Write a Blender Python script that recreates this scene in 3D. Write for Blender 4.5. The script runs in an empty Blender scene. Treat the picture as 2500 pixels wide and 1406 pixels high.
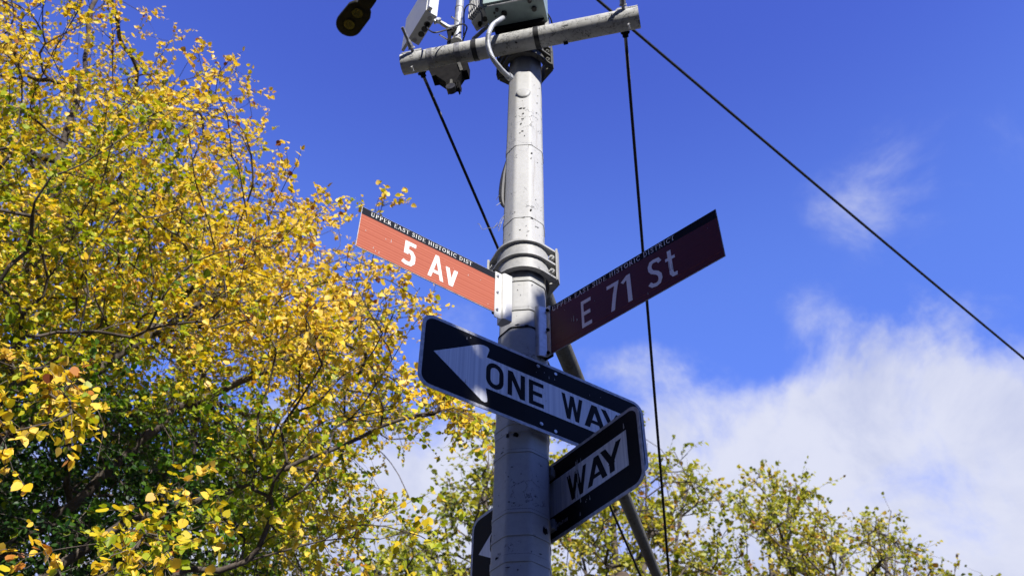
import bpy, math, random
import numpy as np
from mathutils import Vector

random.seed(7)
RNG = np.random.default_rng(11)
SC = bpy.context.scene
COL = SC.collection

# ------------------------------------------------------------------ camera
FPX, PITCH, ROLL, EYE = 2433.84, math.radians(45.139), math.radians(0.6285), 1.6
A = np.array
FWD = A([0, math.cos(PITCH), math.sin(PITCH)])
UP0 = A([0, -math.sin(PITCH), math.cos(PITCH)])
RT0 = A([1.0, 0, 0])
RIGHT = math.cos(ROLL) * RT0 + math.sin(ROLL) * UP0
UP = -math.sin(ROLL) * RT0 + math.cos(ROLL) * UP0
CAMP = A([0, 0, EYE])

cam_data = bpy.data.cameras.new("camera")
cam = bpy.data.objects.new("camera", cam_data)
COL.objects.link(cam)
cam_data.sensor_width = 36.0
cam_data.lens = FPX / 2500 * 36.0
cam_data.clip_start = 0.05
cam_data.clip_end = 6000
from mathutils import Matrix
m = Matrix(((RIGHT[0], UP[0], -FWD[0], 0), (RIGHT[1], UP[1], -FWD[1], 0), (RIGHT[2], UP[2], -FWD[2], 0), (0, 0, 0, 1)))
cam.matrix_world = Matrix.Translation((0, 0, EYE)) @ m
cam_data.dof.use_dof = True
cam_data.dof.focus_distance = 4.1
cam_data.dof.aperture_fstop = 4.5
SC.camera = cam


def ray(px, py):
    return FWD + (px - 1250) / FPX * RIGHT - (py - 703) / FPX * UP


def atY(px, py, y):            # point of the place seen at (px,py), y metres ahead of the camera
    d = ray(px, py)
    return CAMP + d * y / d[1]


def atH(px, py, h):            # ... at height h above the eye
    d = ray(px, py)
    return CAMP + d * h / d[2]


def proj(P):
    Q = np.asarray(P, float) - CAMP
    z = Q @ FWD
    return 1250 + FPX * (Q @ RIGHT) / z, 703 - FPX * (Q @ UP) / z, z


# ------------------------------------------------------------------ light
SUN_AZ, SUN_EL = math.radians(22), math.radians(34)     # to the right of straight behind the camera
SUN = A([math.sin(SUN_AZ) * math.cos(SUN_EL), -math.cos(SUN_AZ) * math.cos(SUN_EL), math.sin(SUN_EL)])
sun_data = bpy.data.lights.new("sun", "SUN")
sun_data.energy = 5.0
sun_data.angle = math.radians(0.5)
sun_data.color = (1.0, 0.955, 0.88)
sun_ob = bpy.data.objects.new("sun", sun_data)
COL.objects.link(sun_ob)
sun_ob.rotation_euler = Vector((-SUN[0], -SUN[1], -SUN[2])).to_track_quat("-Z", "Y").to_euler()

SC.view_settings.view_transform = "Standard"
SC.view_settings.look = "None"
SC.view_settings.exposure = 0.85
SC.view_settings.gamma = 1.0

world = bpy.data.worlds.new("World")
SC.world = world
world.use_nodes = True
wn, wl = world.node_tree.nodes, world.node_tree.links
wn.clear()


class NT:
    """small helper for wiring nodes"""
    def __init__(s, tree):
        s.t, s.n, s.l = tree, tree.nodes, tree.links

    def put(s, sock, v):
        if isinstance(v, bpy.types.NodeSocket):
            s.l.new(v, sock)
        elif v is not None:
            sock.default_value = v

    def math(s, op, a, b=None, clamp=False):
        n = s.n.new("ShaderNodeMath"); n.operation = op; n.use_clamp = clamp
        s.put(n.inputs[0], a)
        if b is not None: s.put(n.inputs[1], b)
        return n.outputs[0]

    def vmath(s, op, a, b=None, out=0):
        n = s.n.new("ShaderNodeVectorMath"); n.operation = op
        s.put(n.inputs[0], a)
        if b is not None: s.put(n.inputs[1], b)
        return n.outputs[out]

    def maprange(s, v, a, b, c=0.0, d=1.0, smooth=True):
        n = s.n.new("ShaderNodeMapRange")
        n.interpolation_type = "SMOOTHSTEP" if smooth else "LINEAR"
        s.put(n.inputs["Value"], v)
        n.inputs["From Min"].default_value = a; n.inputs["From Max"].default_value = b
        n.inputs["To Min"].default_value = c; n.inputs["To Max"].default_value = d
        return n.outputs[0]

    def noise(s, vec, scale, detail=4, rough=0.55, dist=0.0, col=False):
        n = s.n.new("ShaderNodeTexNoise")
        if vec is not None: s.l.new(vec, n.inputs["Vector"])
        n.inputs["Scale"].default_value = scale; n.inputs["Detail"].default_value = detail
        n.inputs["Roughness"].default_value = rough; n.inputs["Distortion"].default_value = dist
        return n.outputs[1 if col else 0]

    def mix(s, f, a, b):
        n = s.n.new("ShaderNodeMix"); n.data_type = "RGBA"
        s.put(n.inputs[0], f); s.put(n.inputs[6], a); s.put(n.inputs[7], b)
        return n.outputs[2]

    def ramp(s, v, stops):
        n = s.n.new("ShaderNodeValToRGB"); s.l.new(v, n.inputs[0])
        e = n.color_ramp.elements
        while len(e) < len(stops): e.new(0.5)
        for q, (p, c) in zip(e, stops): q.position = p; q.color = (*c, 1)
        return n.outputs[0]


w = NT(world.node_tree)
sky = wn.new("ShaderNodeTexSky")
sky.sky_type = "NISHITA"
sky.sun_disc = False
sky.sun_elevation = SUN_EL
sky.sun_rotation = math.pi - SUN_AZ
sky.altitude = 20
sky.air_density = 1.0
sky.dust_density = 0.1
sky.ozone_density = 2.0
tc = wn.new("ShaderNodeTexCoord").outputs["Generated"]
SKY_TINT = (0.97, 1.03, 2.66, 1)
blue = wn.new("ShaderNodeMix"); blue.data_type = "RGBA"; blue.blend_type = "MULTIPLY"
blue.inputs[0].default_value = 1
wl.new(sky.outputs[0], blue.inputs[6]); tsep = wn.new("ShaderNodeSeparateXYZ"); wl.new(tc, tsep.inputs[0])
wl.new(w.mix(w.maprange(tsep.outputs[2], 0.68, 0.87, 0.0, 1.0), (SKY_TINT[0] * 1.45, SKY_TINT[1] * 1.58, SKY_TINT[2] * 1.17, 1), SKY_TINT), blue.inputs[7])
blue = blue.outputs[2]
# clouds: soft banks low over the horizon all round, a big one ahead to the right, thin wisps higher up
warp = w.vmath("SUBTRACT", w.noise(tc, 2.2, 5, 0.6, col=True), (0.5, 0.5, 0.5))
warp2 = w.vmath("SUBTRACT", w.noise(tc, 9.0, 5, 0.62, col=True), (0.5, 0.5, 0.5))
sc1 = wn.new("ShaderNodeVectorMath"); sc1.operation = "SCALE"; wl.new(warp, sc1.inputs[0]); sc1.inputs[3].default_value = 0.16
sc2 = wn.new("ShaderNodeVectorMath"); sc2.operation = "SCALE"; wl.new(warp2, sc2.inputs[0]); sc2.inputs[3].default_value = 0.09
dirw = w.vmath("ADD", w.vmath("ADD", tc, sc1.outputs[0]), sc2.outputs[0])
total = None
for px, py, r, a in [(2290, 1170, 500, 1.35), (2030, 1260, 340, .7), (2200, 860, 150, .22), (1620, 970, 250, .52), (1760, 1180, 300, .55), (1500, 900, 170, .25), (1150, 1150, 380, .75), (740, 1080, 380, .65),
                     (2400, 460, 400, .27), (2150, 520, 260, .23), (1720, 50, 230, .28), (1720, 260, 150, .28), (1990, 760, 160, .26), 
                     (1150, 790, 190, .36), (1130, 400, 160, .12), (2280, 160, 150, .12)]:
    d = ray(px, py); ln = np.linalg.norm(d); d = d / ln
    f = w.maprange(w.vmath("DISTANCE", dirw, tuple(d), out=1), 0.0, r / 2434, a, 0.0)
    total = f if total is None else w.math("ADD", total, f)
sep = wn.new("ShaderNodeSeparateXYZ"); wl.new(dirw, sep.inputs[0])
low = w.maprange(sep.outputs[2], 0.46, 0.64, 0.9, 0.0)
low = w.math("MULTIPLY", low, w.maprange(sep.outputs[1], -0.1, 0.45, 0.08, 1.0))
total = w.math("MINIMUM", w.math("ADD", total, low), 1.08)
fine = w.noise(tc, 7.0, 10, 0.64, 0.35)
coarse = w.noise(tc, 3.0, 4, 0.5, 0.2)
dens = w.math("ADD", w.math("MULTIPLY", w.math("SUBTRACT", fine, 0.5), 1.9), w.math("MULTIPLY", w.math("SUBTRACT", coarse, 0.5), 0.7))
dens = w.math("ADD", w.math("MULTIPLY", dens, w.maprange(total, 0.0, 0.35, 0.0, 1.0)), total)
mask = w.math("MULTIPLY", w.maprange(dens, 0.16, 0.95, 0.0, 1.0), w.maprange(total, 0.0, 0.5, 0.35, 1.0))
shade = w.maprange(w.noise(tc, 5.5, 9, 0.62, 0.4), 0.34, 0.62, 0.0, 1.0)
CLOUD_A, CLOUD_B = (6.2, 6.45, 7.8, 1), (4.7, 5.1, 7.0, 1)
cloudc = w.mix(shade, CLOUD_B, CLOUD_A)
final = w.mix(mask, blue, cloudc)
bg = wn.new("ShaderNodeBackground"); wl.new(final, bg.inputs[0]); bg.inputs[1].default_value = 0.066
wo = wn.new("ShaderNodeOutputWorld"); wl.new(bg.outputs[0], wo.inputs[0])

# ------------------------------------------------------------------ materials


def material(name):
    mt = bpy.data.materials.new(name); mt.use_nodes = True
    t = NT(mt.node_tree)
    b = mt.node_tree.nodes["Principled BSDF"]
    return mt, t, b


def coords(t, kind="Object"):
    return t.n.new("ShaderNodeTexCoord").outputs[kind]


def bump(t, b, h, strength, dist):
    n = t.n.new("ShaderNodeBump"); n.inputs["Strength"].default_value = strength; n.inputs["Distance"].default_value = dist
    t.l.new(h, n.inputs["Height"]); t.l.new(n.outputs[0], b.inputs["Normal"])


def paint(name, base, crack=0.5, scale=9.0, rough=0.55, dirt=0.35, dark=(0.035, 0.034, 0.032), spec=0.3, streak=0.0):
    """old paint in many coats: mottled, cracked along irregular lines, flaked off in places"""
    mt, t, b = material(name)
    c = coords(t)
    mot = t.noise(c, 5, 6, 0.6)
    fine_ = t.noise(c, 60, 4, 0.6)
    k = t.math("ADD", t.math("MULTIPLY", mot, 0.6), t.math("MULTIPLY", fine_, 0.4))
    d2 = tuple(x * (1 - dirt) for x in base[:3])
    col = t.mix(t.maprange(k, 0.35, 0.6), (*d2, 1), (*base[:3], 1))
    if streak:                    # rain streaks and rust runs down the shaft
        mp = t.n.new("ShaderNodeMapping"); t.l.new(c, mp.inputs[0]); mp.inputs["Scale"].default_value = (34, 34, 1.6)
        sk = t.maprange(t.noise(mp.outputs[0], 1.0, 5, 0.65), 0.56, 0.74)
        where2 = t.maprange(t.noise(c, 2.3, 3, 0.5), 0.42, 0.6)
        col = t.mix(t.math("MULTIPLY", t.math("MULTIPLY", sk, where2), streak), col, (0.16, 0.125, 0.085, 1))
    # crazing
    wv = t.n.new("ShaderNodeVectorMath"); wv.operation = "SCALE"
    t.l.new(t.vmath("SUBTRACT", t.noise(c, scale * 1.6, 4, 0.6, col=True), (.5, .5, .5)), wv.inputs[0]); wv.inputs[3].default_value = 0.09
    cw = t.vmath("ADD", c, wv.outputs[0])
    v = t.n.new("ShaderNodeTexVoronoi"); v.feature = "DISTANCE_TO_EDGE"; v.inputs["Scale"].default_value = scale
    t.l.new(cw, v.inputs["Vector"])
    line = t.maprange(v.outputs["Distance"], 0.004, 0.03, 1, 0)
    where = t.maprange(t.noise(c, 7, 5, 0.7), 0.60 - crack * 0.22, 0.66 - crack * 0.2)
    cr = t.math("MULTIPLY", line, where)
    flake = t.maprange(t.noise(c, 26, 5, 0.65, 0.4), 0.70 - crack * 0.06, 0.72 - crack * 0.06)
    spots = t.maprange(t.noise(c, 120, 2, 0.5), 0.70, 0.74)
    allm = t.math("MAXIMUM", t.math("MAXIMUM", cr, flake), t.math("MULTIPLY", spots, 0.25), True)
    col = t.mix(t.math("MULTIPLY", allm, min(1, .5 + crack)), col, (*dark, 1))
    t.l.new(col, b.inputs["Base Color"])
    b.inputs["Roughness"].default_value = rough
    b.inputs["Specular IOR Level"].default_value = spec
    h = t.math("SUBTRACT", t.math("MULTIPLY", mot, 0.5), t.math("MULTIPLY", allm, 0.8))
    h = t.math("ADD", h, t.math("MULTIPLY", fine_, 0.25))
    bump(t, b, h, 0.55, 0.004)
    return mt


def simple(name, col, rough=0.5, metal=0.0, var=0.15, scale=20, bumpy=0.0, spec=0.5):
    mt, t, b = material(name)
    c = coords(t)
    nz = t.noise(c, scale, 5, 0.6)
    dk = tuple(x * (1 - var) for x in col); lt = tuple(min(1, x * (1 + var)) for x in col)
    t.l.new(t.mix(t.maprange(nz, .35, .65), (*dk, 1), (*lt, 1)), b.inputs["Base Color"])
    t.l.new(t.maprange(nz, 0.3, 0.7, rough * 0.85, min(1, rough * 1.15)), b.inputs["Roughness"])
    b.inputs["Metallic"].default_value = metal
    b.inputs["Specular IOR Level"].default_value = spec
    if bumpy: bump(t, b, nz, bumpy, 0.003)
    return mt


def sheeting(name, col, stripe, axis=0, freq=55, amount=0.25, rough=0.35, scratch=0.0, spec=0.4):
    """reflective sign sheeting: faint parallel seams in the film, specks and scratches; UV in metres"""
    mt, t, b = material(name)
    uv = coords(t, "UV")
    sp_ = t.n.new("ShaderNodeSeparateXYZ"); t.l.new(uv, sp_.inputs[0])
    comb = t.n.new("ShaderNodeCombineXYZ"); t.l.new(sp_.outputs[axis], comb.inputs[0])
    s1 = t.noise(comb.outputs[0], freq, 3, 0.6)
    k = t.maprange(s1, 0.40, 0.60)
    if axis == 1:
        sn = t.math("SINE", t.math("MULTIPLY", sp_.outputs[1], 2 * math.pi / 0.0135))
        k = t.math("ADD", t.math("MULTIPLY", k, .5), t.math("MULTIPLY", t.math("ADD", sn, 1.0), .35))
    k = t.math("ADD", t.math("MULTIPLY", k, amount), t.math("MULTIPLY", t.noise(uv, 14, 4, 0.6), 0.25))
    c_ = t.mix(k, (*col, 1), (*stripe, 1))
    if scratch:
        sc_ = t.maprange(t.noise(uv, 130, 3, 0.7), 0.715, 0.75)
        c_ = t.mix(t.math("MULTIPLY", sc_, scratch), c_, (0.6, 0.6, 0.62, 1))
    t.l.new(c_, b.inputs["Base Color"])
    b.inputs["Roughness"].default_value = rough
    b.inputs["Specular IOR Level"].default_value = spec
    return mt


M = {}
M["pole"] = paint("old_light_grey_paint", (0.375, 0.375, 0.365), crack=0.2, scale=15, rough=0.6, dirt=0.13, streak=0.5)
M["clamp"] = paint("thick_grey_paint", (0.34, 0.34, 0.33), crack=0.15, scale=14, rough=0.5, dirt=0.25)
M["bar"] = paint("crazed_grey_paint", (0.42, 0.42, 0.40), crack=0.8, scale=20, rough=0.75, dirt=0.3, dark=(0.02, 0.02, 0.02))
M["arm"] = paint("grimy_and_shaded_grey_paint", (0.11, 0.108, 0.095), crack=0.6, scale=12, rough=0.7, dirt=0.45)  # grime on the mast arm; shade colour on upper clamp and roller straps
M["darkiron"] = simple("dark_iron", (0.009, 0.0085, 0.0085), 0.85, 0.0, 0.4, 30, 0.4, spec=.08)  # dark iron, deepened further to carry the roller bracket's shade
M["rod"] = simple("galvanised_rod", (0.022, 0.021, 0.022), 0.8, 0.0, 0.1, 10, 0.0, spec=.2)
M["steel"] = simple("galvanised_steel", (0.42, 0.43, 0.44), 0.38, 0.55, 0.15, 45)
M["band"] = simple("stainless_strap", (0.26, 0.26, 0.27), 0.5, 0.4, 0.25, 50)
M["white"] = simple("white_enamel", (0.50, 0.50, 0.485), 0.45, 0.0, 0.05, 25)
M["radio"] = simple("pale_radio_housing", (0.42, 0.425, 0.42), 0.5, 0, 0.06, 20)
M["mint"] = simple("mint_grey_cabinet_paint", (0.24, 0.31, 0.29), 0.5, 0, 0.10, 14)
M["rubber"] = simple("black_rubber", (0.015, 0.015, 0.016), 0.5, 0, 0.2, 40)
M["conduit"] = simple("grey_flexible_conduit", (0.36, 0.375, 0.40), 0.45, 0.1, 0.1, 40)
M["lamp"] = simple("dark_bronze_lamp_housing", (0.018, 0.018, 0.017), 0.8, 0, 0.3, 12, spec=.1)
M["lens"] = simple("smoky_glass_lens", (0.012, 0.012, 0.010), 0.12, 0, 0.3, 30)
M["led"] = simple("yellow_phosphor", (0.022, 0.021, 0.012), 0.5, 0, 0.3, 200)
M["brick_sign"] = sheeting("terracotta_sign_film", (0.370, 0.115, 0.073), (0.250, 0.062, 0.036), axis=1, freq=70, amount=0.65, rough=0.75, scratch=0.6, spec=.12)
M["brick_sign_shaded"] = sheeting("shaded_brown_sign_film", (0.110, 0.013, 0.011), (0.080, 0.009, 0.009), axis=1, freq=70, amount=0.5, rough=0.35, scratch=0.3, spec=.18)  # same brown film as the sunlit street sign, darkened to stand for shade
M["navy"] = sheeting("black_blue_sign_film", (0.008, 0.009, 0.014), (0.013, 0.014, 0.02), axis=0, freq=30, amount=.2, rough=0.75, scratch=0.25, spec=.08)
M["letters"] = sheeting("white_sign_lettering", (0.60, 0.60, 0.58), (0.55, 0.55, 0.54), axis=0, freq=60, amount=0.3, rough=0.6, spec=.2)
M["white_film"] = sheeting("white_reflective_film", (0.66, 0.67, 0.68), (0.44, 0.455, 0.50), axis=0, freq=75, amount=0.75, rough=0.35)
M["black_film"] = sheeting("black_sign_film", (0.006, 0.006, 0.006), (0.011, 0.010, 0.009), axis=0, freq=40, amount=0.2, rough=0.5, scratch=0.15, spec=.06)
M["alu"] = simple("sign_blank_aluminium", (0.34, 0.345, 0.37), 0.5, 0.1, 0.25, 60)
M["drip"] = simple("dried_white_splash", (0.36, 0.36, 0.35), 0.8, 0, 0.2, 60)
M["rust"] = simple("rusty_brown_paint", (0.060, 0.040, 0.022), 0.8, 0, 0.35, 30, 0.4)
M["siglens"] = simple("signal_lens", (0.08, 0.02, 0.015), 0.2)


def bark(name, a, b_):
    mt, t, b = material(name)
    c = coords(t)
    n1 = t.noise(c, 9, 6, 0.7)
    t.l.new(t.mix(t.maprange(n1, .35, .65), (*a, 1), (*b_, 1)), b.inputs["Base Color"])
    b.inputs["Roughness"].default_value = 0.9
    b.inputs["Specular IOR Level"].default_value = 0.15
    bump(t, b, t.noise(c, 40, 5, 0.7), 0.6, 0.01)
    return mt


M["bark"] = bark("grey_brown_bark", (0.045, 0.036, 0.030), (0.115, 0.095, 0.078))
M["twig"] = bark("pale_twig_bark", (0.075, 0.060, 0.055), (0.17, 0.145, 0.13))


def leafmat(name, stops, trans=0.36, tr_gain=1.25):
    mt = bpy.data.materials.new(name); mt.use_nodes = True
    t = NT(mt.node_tree); t.n.clear()
    at = t.n.new("ShaderNodeAttribute"); at.attribute_name = "tint"
    col = t.ramp(at.outputs["Fac"], stops)
    gm = t.n.new("ShaderNodeMix"); gm.data_type = "RGBA"; gm.blend_type = "MULTIPLY"; gm.inputs[0].default_value = 1
    t.l.new(col, gm.inputs[6]); gm.inputs[7].default_value = (tr_gain, tr_gain * 1.05, tr_gain * 0.6, 1)
    b = t.n.new("ShaderNodeBsdfPrincipled")
    t.l.new(col, b.inputs["Base Color"]); b.inputs["Roughness"].default_value = 0.48
    b.inputs["Specular IOR Level"].default_value = 0.32
    tr = t.n.new("ShaderNodeBsdfTranslucent"); t.l.new(gm.outputs[2], tr.inputs[0])
    mx = t.n.new("ShaderNodeMixShader"); mx.inputs[0].default_value = trans
    t.l.new(b.outputs[0], mx.inputs[1]); t.l.new(tr.outputs[0], mx.inputs[2])
    o = t.n.new("ShaderNodeOutputMaterial"); t.l.new(mx.outputs[0], o.inputs[0])
    return mt


M["leaf_autumn"] = leafmat("autumn_leaf", [(0.0, (0.012, 0.048, 0.006)), (0.22, (0.075, 0.16, 0.008)), (0.42, (0.32, 0.36, 0.012)),
                                           (0.60, (0.74, 0.48, 0.020)), (0.78, (0.80, 0.56, 0.12)), (0.9, (0.46, 0.18, 0.025)), (1.0, (0.18, 0.05, 0.02))])
M["leaf_green"] = leafmat("olive_green_leaf", [(0.0, (0.012, 0.032, 0.006)), (0.4, (0.13, 0.18, 0.018)), (0.7, (0.33, 0.315, 0.022)),
                                               (0.88, (0.50, 0.38, 0.03)), (1.0, (0.26, 0.11, 0.02))])

# ------------------------------------------------------------------ mesh helpers
WLOC = {}


def tag(o, label=None, cat=None, group=None, kind=None):
    if label: o["label"] = label
    if cat: o["category"] = cat
    if group: o["group"] = group
    if kind: o["kind"] = kind
    return o


def empty(name, loc, label=None, cat=None, group=None):
    o = bpy.data.objects.new(name, None); COL.objects.link(o)
    o.location = loc; o.empty_display_size = 0.1
    WLOC[o] = Vector(loc)
    return tag(o, label, cat, group)


def nrm(v):
    v = np.asarray(v, float); return v / np.linalg.norm(v)


Z = A([0, 0, 1.0])


class MB:
    def __init__(s): s.v, s.f, s.uv = [], [], None

    def add(s, vs, fs):
        k = len(s.v); s.v += [tuple(map(float, p)) for p in vs]; s.f += [tuple(i + k for i in f) for f in fs]
        return s

    def box(s, c, ax, ay, az, sx, sy, sz, bev=0.0):
        c = A(c, float) if not isinstance(c, np.ndarray) else c
        P = [c + ax * sx * i / 2 + ay * sy * j / 2 + az * sz * k / 2 for k in (-1, 1) for j in (-1, 1) for i in (-1, 1)]
        return s.add(P, [(0, 2, 3, 1), (4, 5, 7, 6), (0, 1, 5, 4), (2, 6, 7, 3), (0, 4, 6, 2), (1, 3, 7, 5)])

    def cyl(s, p0, p1, r0, r1=None, n=16, ph=0.0):
        r1 = r0 if r1 is None else r1
        p0, p1 = A(p0), A(p1); d = nrm(p1 - p0)
        a = nrm(np.cross(d, Z if abs(d[2]) < .95 else RT0)); b = np.cross(d, a)
        an = [ph + 2 * math.pi * i / n for i in range(n)]
        P = [p0 + (a * math.cos(t) + b * math.sin(t)) * r0 for t in an] + [p1 + (a * math.cos(t) + b * math.sin(t)) * r1 for t in an]
        F = [(i, (i + 1) % n, n + (i + 1) % n, n + i) for i in range(n)] + [tuple(range(n))[::-1], tuple(range(n, 2 * n))]
        return s.add(P, F)

    def hexbolt(s, p, d, r, l):
        s.cyl(p, A(p) + nrm(d) * l, r, r * 0.96, 6)
        return s.cyl(A(p) + nrm(d) * l, A(p) + nrm(d) * l * 1.5, r * .5, r * .45, 8)

    def tube(s, pts, r, n=10, cap=True):
        pts = [A(p) for p in pts]; m_ = len(pts)
        rr = [r] * m_ if np.isscalar(r) else list(r)
        T = [nrm(pts[min(i + 1, m_ - 1)] - pts[max(i - 1, 0)]) for i in range(m_)]
        a = nrm(np.cross(T[0], Z if abs(T[0][2]) < .95 else RT0)); P = []
        for i in range(m_):
            a = nrm(a - T[i] * (a @ T[i])); b = np.cross(T[i], a)
            P += [pts[i] + (a * math.cos(2 * math.pi * k / n) + b * math.sin(2 * math.pi * k / n)) * rr[i] for k in range(n)]
        F = [(i * n + k, i * n + (k + 1) % n, (i + 1) * n + (k + 1) % n, (i + 1) * n + k) for i in range(m_ - 1) for k in range(n)]
        if cap: F += [tuple(range(n))[::-1], tuple(range((m_ - 1) * n, m_ * n))]
        return s.add(P, F)

    def loft(s, rings, closed=True):
        n = len(rings[0]); P = [p for r_ in rings for p in r_]
        F = [(i * n + k, i * n + (k + 1) % n, (i + 1) * n + (k + 1) % n, (i + 1) * n + k) for i in range(len(rings) - 1) for k in range(n)]
        if closed: F += [tuple(range(n))[::-1], tuple(range((len(rings) - 1) * n, len(rings) * n))]
        return s.add(P, F)

    def prism(s, poly, off):
        """solid from a polygon of 3D points pushed along the vector off"""
        return s.loft([[A(p) for p in poly], [A(p) + A(off) for p in poly]])

    def build(s, name, mat, parent=None, smooth=False, uvf=None, angle=35):
        me = bpy.data.meshes.new(name); me.from_pydata(s.v, [], s.f); me.update()
        if smooth:
            for p in me.polygons: p.use_smooth = True
            me.set_sharp_from_angle(angle=math.radians(angle))
        if uvf is not None:
            lay = me.uv_layers.new(name="UVMap")
            for lp in me.loops: lay.data[lp.index].uv = uvf(me.vertices[lp.vertex_index].co)
        me.materials.append(mat)
        o = bpy.data.objects.new(name, me); COL.objects.link(o)
        WLOC[o] = Vector((0, 0, 0))
        if parent is not None:
            o.parent = parent; o.location = -WLOC[parent]
        return o


def catmull(P, n=8):
    P = [A(p, float) if not isinstance(p, np.ndarray) else p for p in P]
    Q = [2 * P[0] - P[1]] + P + [2 * P[-1] - P[-2]]; out = []
    for i in range(1, len(Q) - 2):
        for k in range(n):
            t = k / n
            out.append(.5 * ((2 * Q[i]) + (-Q[i - 1] + Q[i + 1]) * t + (2 * Q[i - 1] - 5 * Q[i] + 4 * Q[i + 1] - Q[i + 2]) * t * t + (-Q[i - 1] + 3 * Q[i] - 3 * Q[i + 1] + Q[i + 2]) * t ** 3))
    out.append(P[-1]); return out


# ------------------------------------------------------------------ ground (below the frame, it lights the undersides)
def sheet(name, x0, x1, y0, y1, z, mat):
    b = MB(); b.add([(x0, y0, z), (x1, y0, z), (x1, y1, z), (x0, y1, z)], [(0, 1, 2, 3)])
    return tag(b.build(name, mat), kind="structure")


sheet("ground", -1500, 1500, -1500, 1500, -0.15, simple("park_soil", (0.035, 0.034, 0.02), 0.95, 0, 0.3, 1.5))
sheet("road", -200, 200, -60, 1.0, -0.146, simple("asphalt", (0.04, 0.04, 0.042), 0.9, 0, 0.2, 8))
bb = MB(); bb.box(A([0, 3.6, -0.07]), RT0, A([0, 1., 0]), Z, 400, 5.2, 0.14)
tag(bb.build("pavement", simple("concrete_paving", (0.12, 0.118, 0.11), 0.9, 0, 0.15, 2)), kind="structure")

# ------------------------------------------------------------------ apartment blocks across the avenue, behind the camera
MW = simple("limestone_wall", (0.14, 0.13, 0.115), 0.9, 0, 0.2, .6)
MG = simple("dark_window_glass", (0.02, 0.022, 0.026), 0.15, 0, 0.2, 1)


def building(label, c, yaw, wx, wy_, hgt):
    root = empty("apartment_building", (c[0], c[1], 0), label, "building")
    e = A([math.cos(yaw), math.sin(yaw), 0]); n = A([-e[1], e[0], 0]); c = A([c[0], c[1], 0.0])
    MB().box(c + Z * hgt / 2, e, n, Z, wx, wy_, hgt).build("wall", MW, root)
    MB().box(c + Z * (hgt - .8), e, n, Z, wx + .7, wy_ + .7, .5).build("cornice", MW, root)
    wb = MB()
    for i in range(int(wx / 3.4)):
        for j in range(int(hgt / 3.4) - 1):
            wb.box(c + e * (-wx / 2 + 2.2 + i * 3.4) + n * wy_ / 2 + Z * (3.4 * j + 3.0), e, n, Z, 1.3, .10, 1.9)
    wb.build("windows", MG, root)["kind"] = "stuff"


building("low limestone apartment block across the avenue behind the camera", (14.3, -35), math.radians(22), 34, 14, 22)
building("tall limestone apartment block behind the camera to the left", (-29, -27), math.radians(-18), 56, 18, 58)
building("tall narrow limestone block to the right of the camera, over the avenue", (42, 8), math.radians(96), 34, 14, 34)

# ------------------------------------------------------------------ street pole
PX0, PY0 = 0.0385, 2.856


def pole_axis(h):               # h above the eye; the pole leans a hair to the right
    return A([PX0 + (h - 1.666) * 0.0067, PY0, h + EYE])


def pole_w(h):                  # width across, tapering
    return 0.1945 - (h - 1.666) * 0.0096


OCT = [math.radians(-29 + 45 * k) for k in range(8)]


def oct_ring(h, grow=0.0, bev=0.16, zoff=0.0):
    R = pole_w(h) / 1.915 + grow; c = pole_axis(h) + Z * zoff
    V = [A([math.sin(a) * R, -math.cos(a) * R, 0]) for a in OCT]; out = []
    for k in range(8):
        p, q, r_ = V[k - 1], V[k], V[(k + 1) % 8]
        e0, e1 = q + (p - q) * bev, q + (r_ - q) * bev
        for t in (0, .33, .67, 1): out.append(c + (1 - t) ** 2 * e0 + 2 * t * (1 - t) * q + t * t * e1)
    return out


pole = empty("street_pole", (PX0, PY0, 0), "tall octagonal light grey steel pole with chipped paint, carrying all the signs", "street pole")
hs = [-1.6, -1.0, 0, 1, 1.5] + [1.6 + .1 * i for i in range(30)] + [5, 6, 7, 8.2]
MB().loft([oct_ring(h) for h in hs]).build("shaft", M["pole"], pole, True, angle=25)
cap = MB(); cap.loft([oct_ring(8.2, .006), oct_ring(8.25, .006), oct_ring(8.28, -.05)]); cap.build("cap", M["pole"], pole)
bs = MB(); bs.loft([oct_ring(-1.6, .11), oct_ring(-1.3, .10), oct_ring(-1.22, .03)]); bs.build("base", M["pole"], pole)


def oct_band(h, hh=0.02, grow=0.003, tilt=0.0):
    b = MB(); out, inn = [], []
    rings = []
    for dz, g in ((-hh / 2, -.002), (-hh / 2, grow), (hh / 2, grow), (hh / 2, -.002)):
        rings.append([p + Z * (dz + tilt * (p[0] - PX0)) for p in oct_ring(h, g)])
    return b.loft(rings, False)


def hpole(py):                  # height above the eye of the pole's front face at image row py
    d = ray(1272, py); return (PY0 - 0.09) * d[2] / d[1]


# flat straps painted over (the dark line under each is its rusty seam)
for py, hh, g in ((347, .030, .0022), (524, .028, .0022), (1040, .05, .0016), (1100, .012, .0022), (1247, .012, .0022), (1362, .026, .0025)):
    h = hpole(py)
    oct_band(h, hh, g, 0.0).build("strap", M["pole"], pole, True, angle=25)
    oct_band(h + hh / 2 + .0010, .0018, .0007, 0.0).build("seam", M["darkiron"], pole, True, angle=25)
# thick repaired patch below the street name bracket
oct_band(hpole(835), .125, .0035).build("paint_wrap", M["pole"], pole, True, angle=25)
oct_band(hpole(798), .004, .0042).build("seam", M["darkiron"], pole, True, angle=25)

# weathered flaps: little raised chips of paint, each a thin tilted flake over dark metal
chips = MB(); dark = MB(); spalls = MB()


def facet_pt(h, k, s, grow=0.001):
    R = pole_w(h) / 1.915 + grow; c = pole_axis(h)
    a0, a1 = OCT[k], OCT[(k + 1) % 8]
    p = A([math.sin(a0) * R, -math.cos(a0) * R, 0]); q = A([math.sin(a1) * R, -math.cos(a1) * R, 0])
    n = nrm((p + q) / 2)
    return c + p + (q - p) * s, nrm(q - p), n


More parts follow.
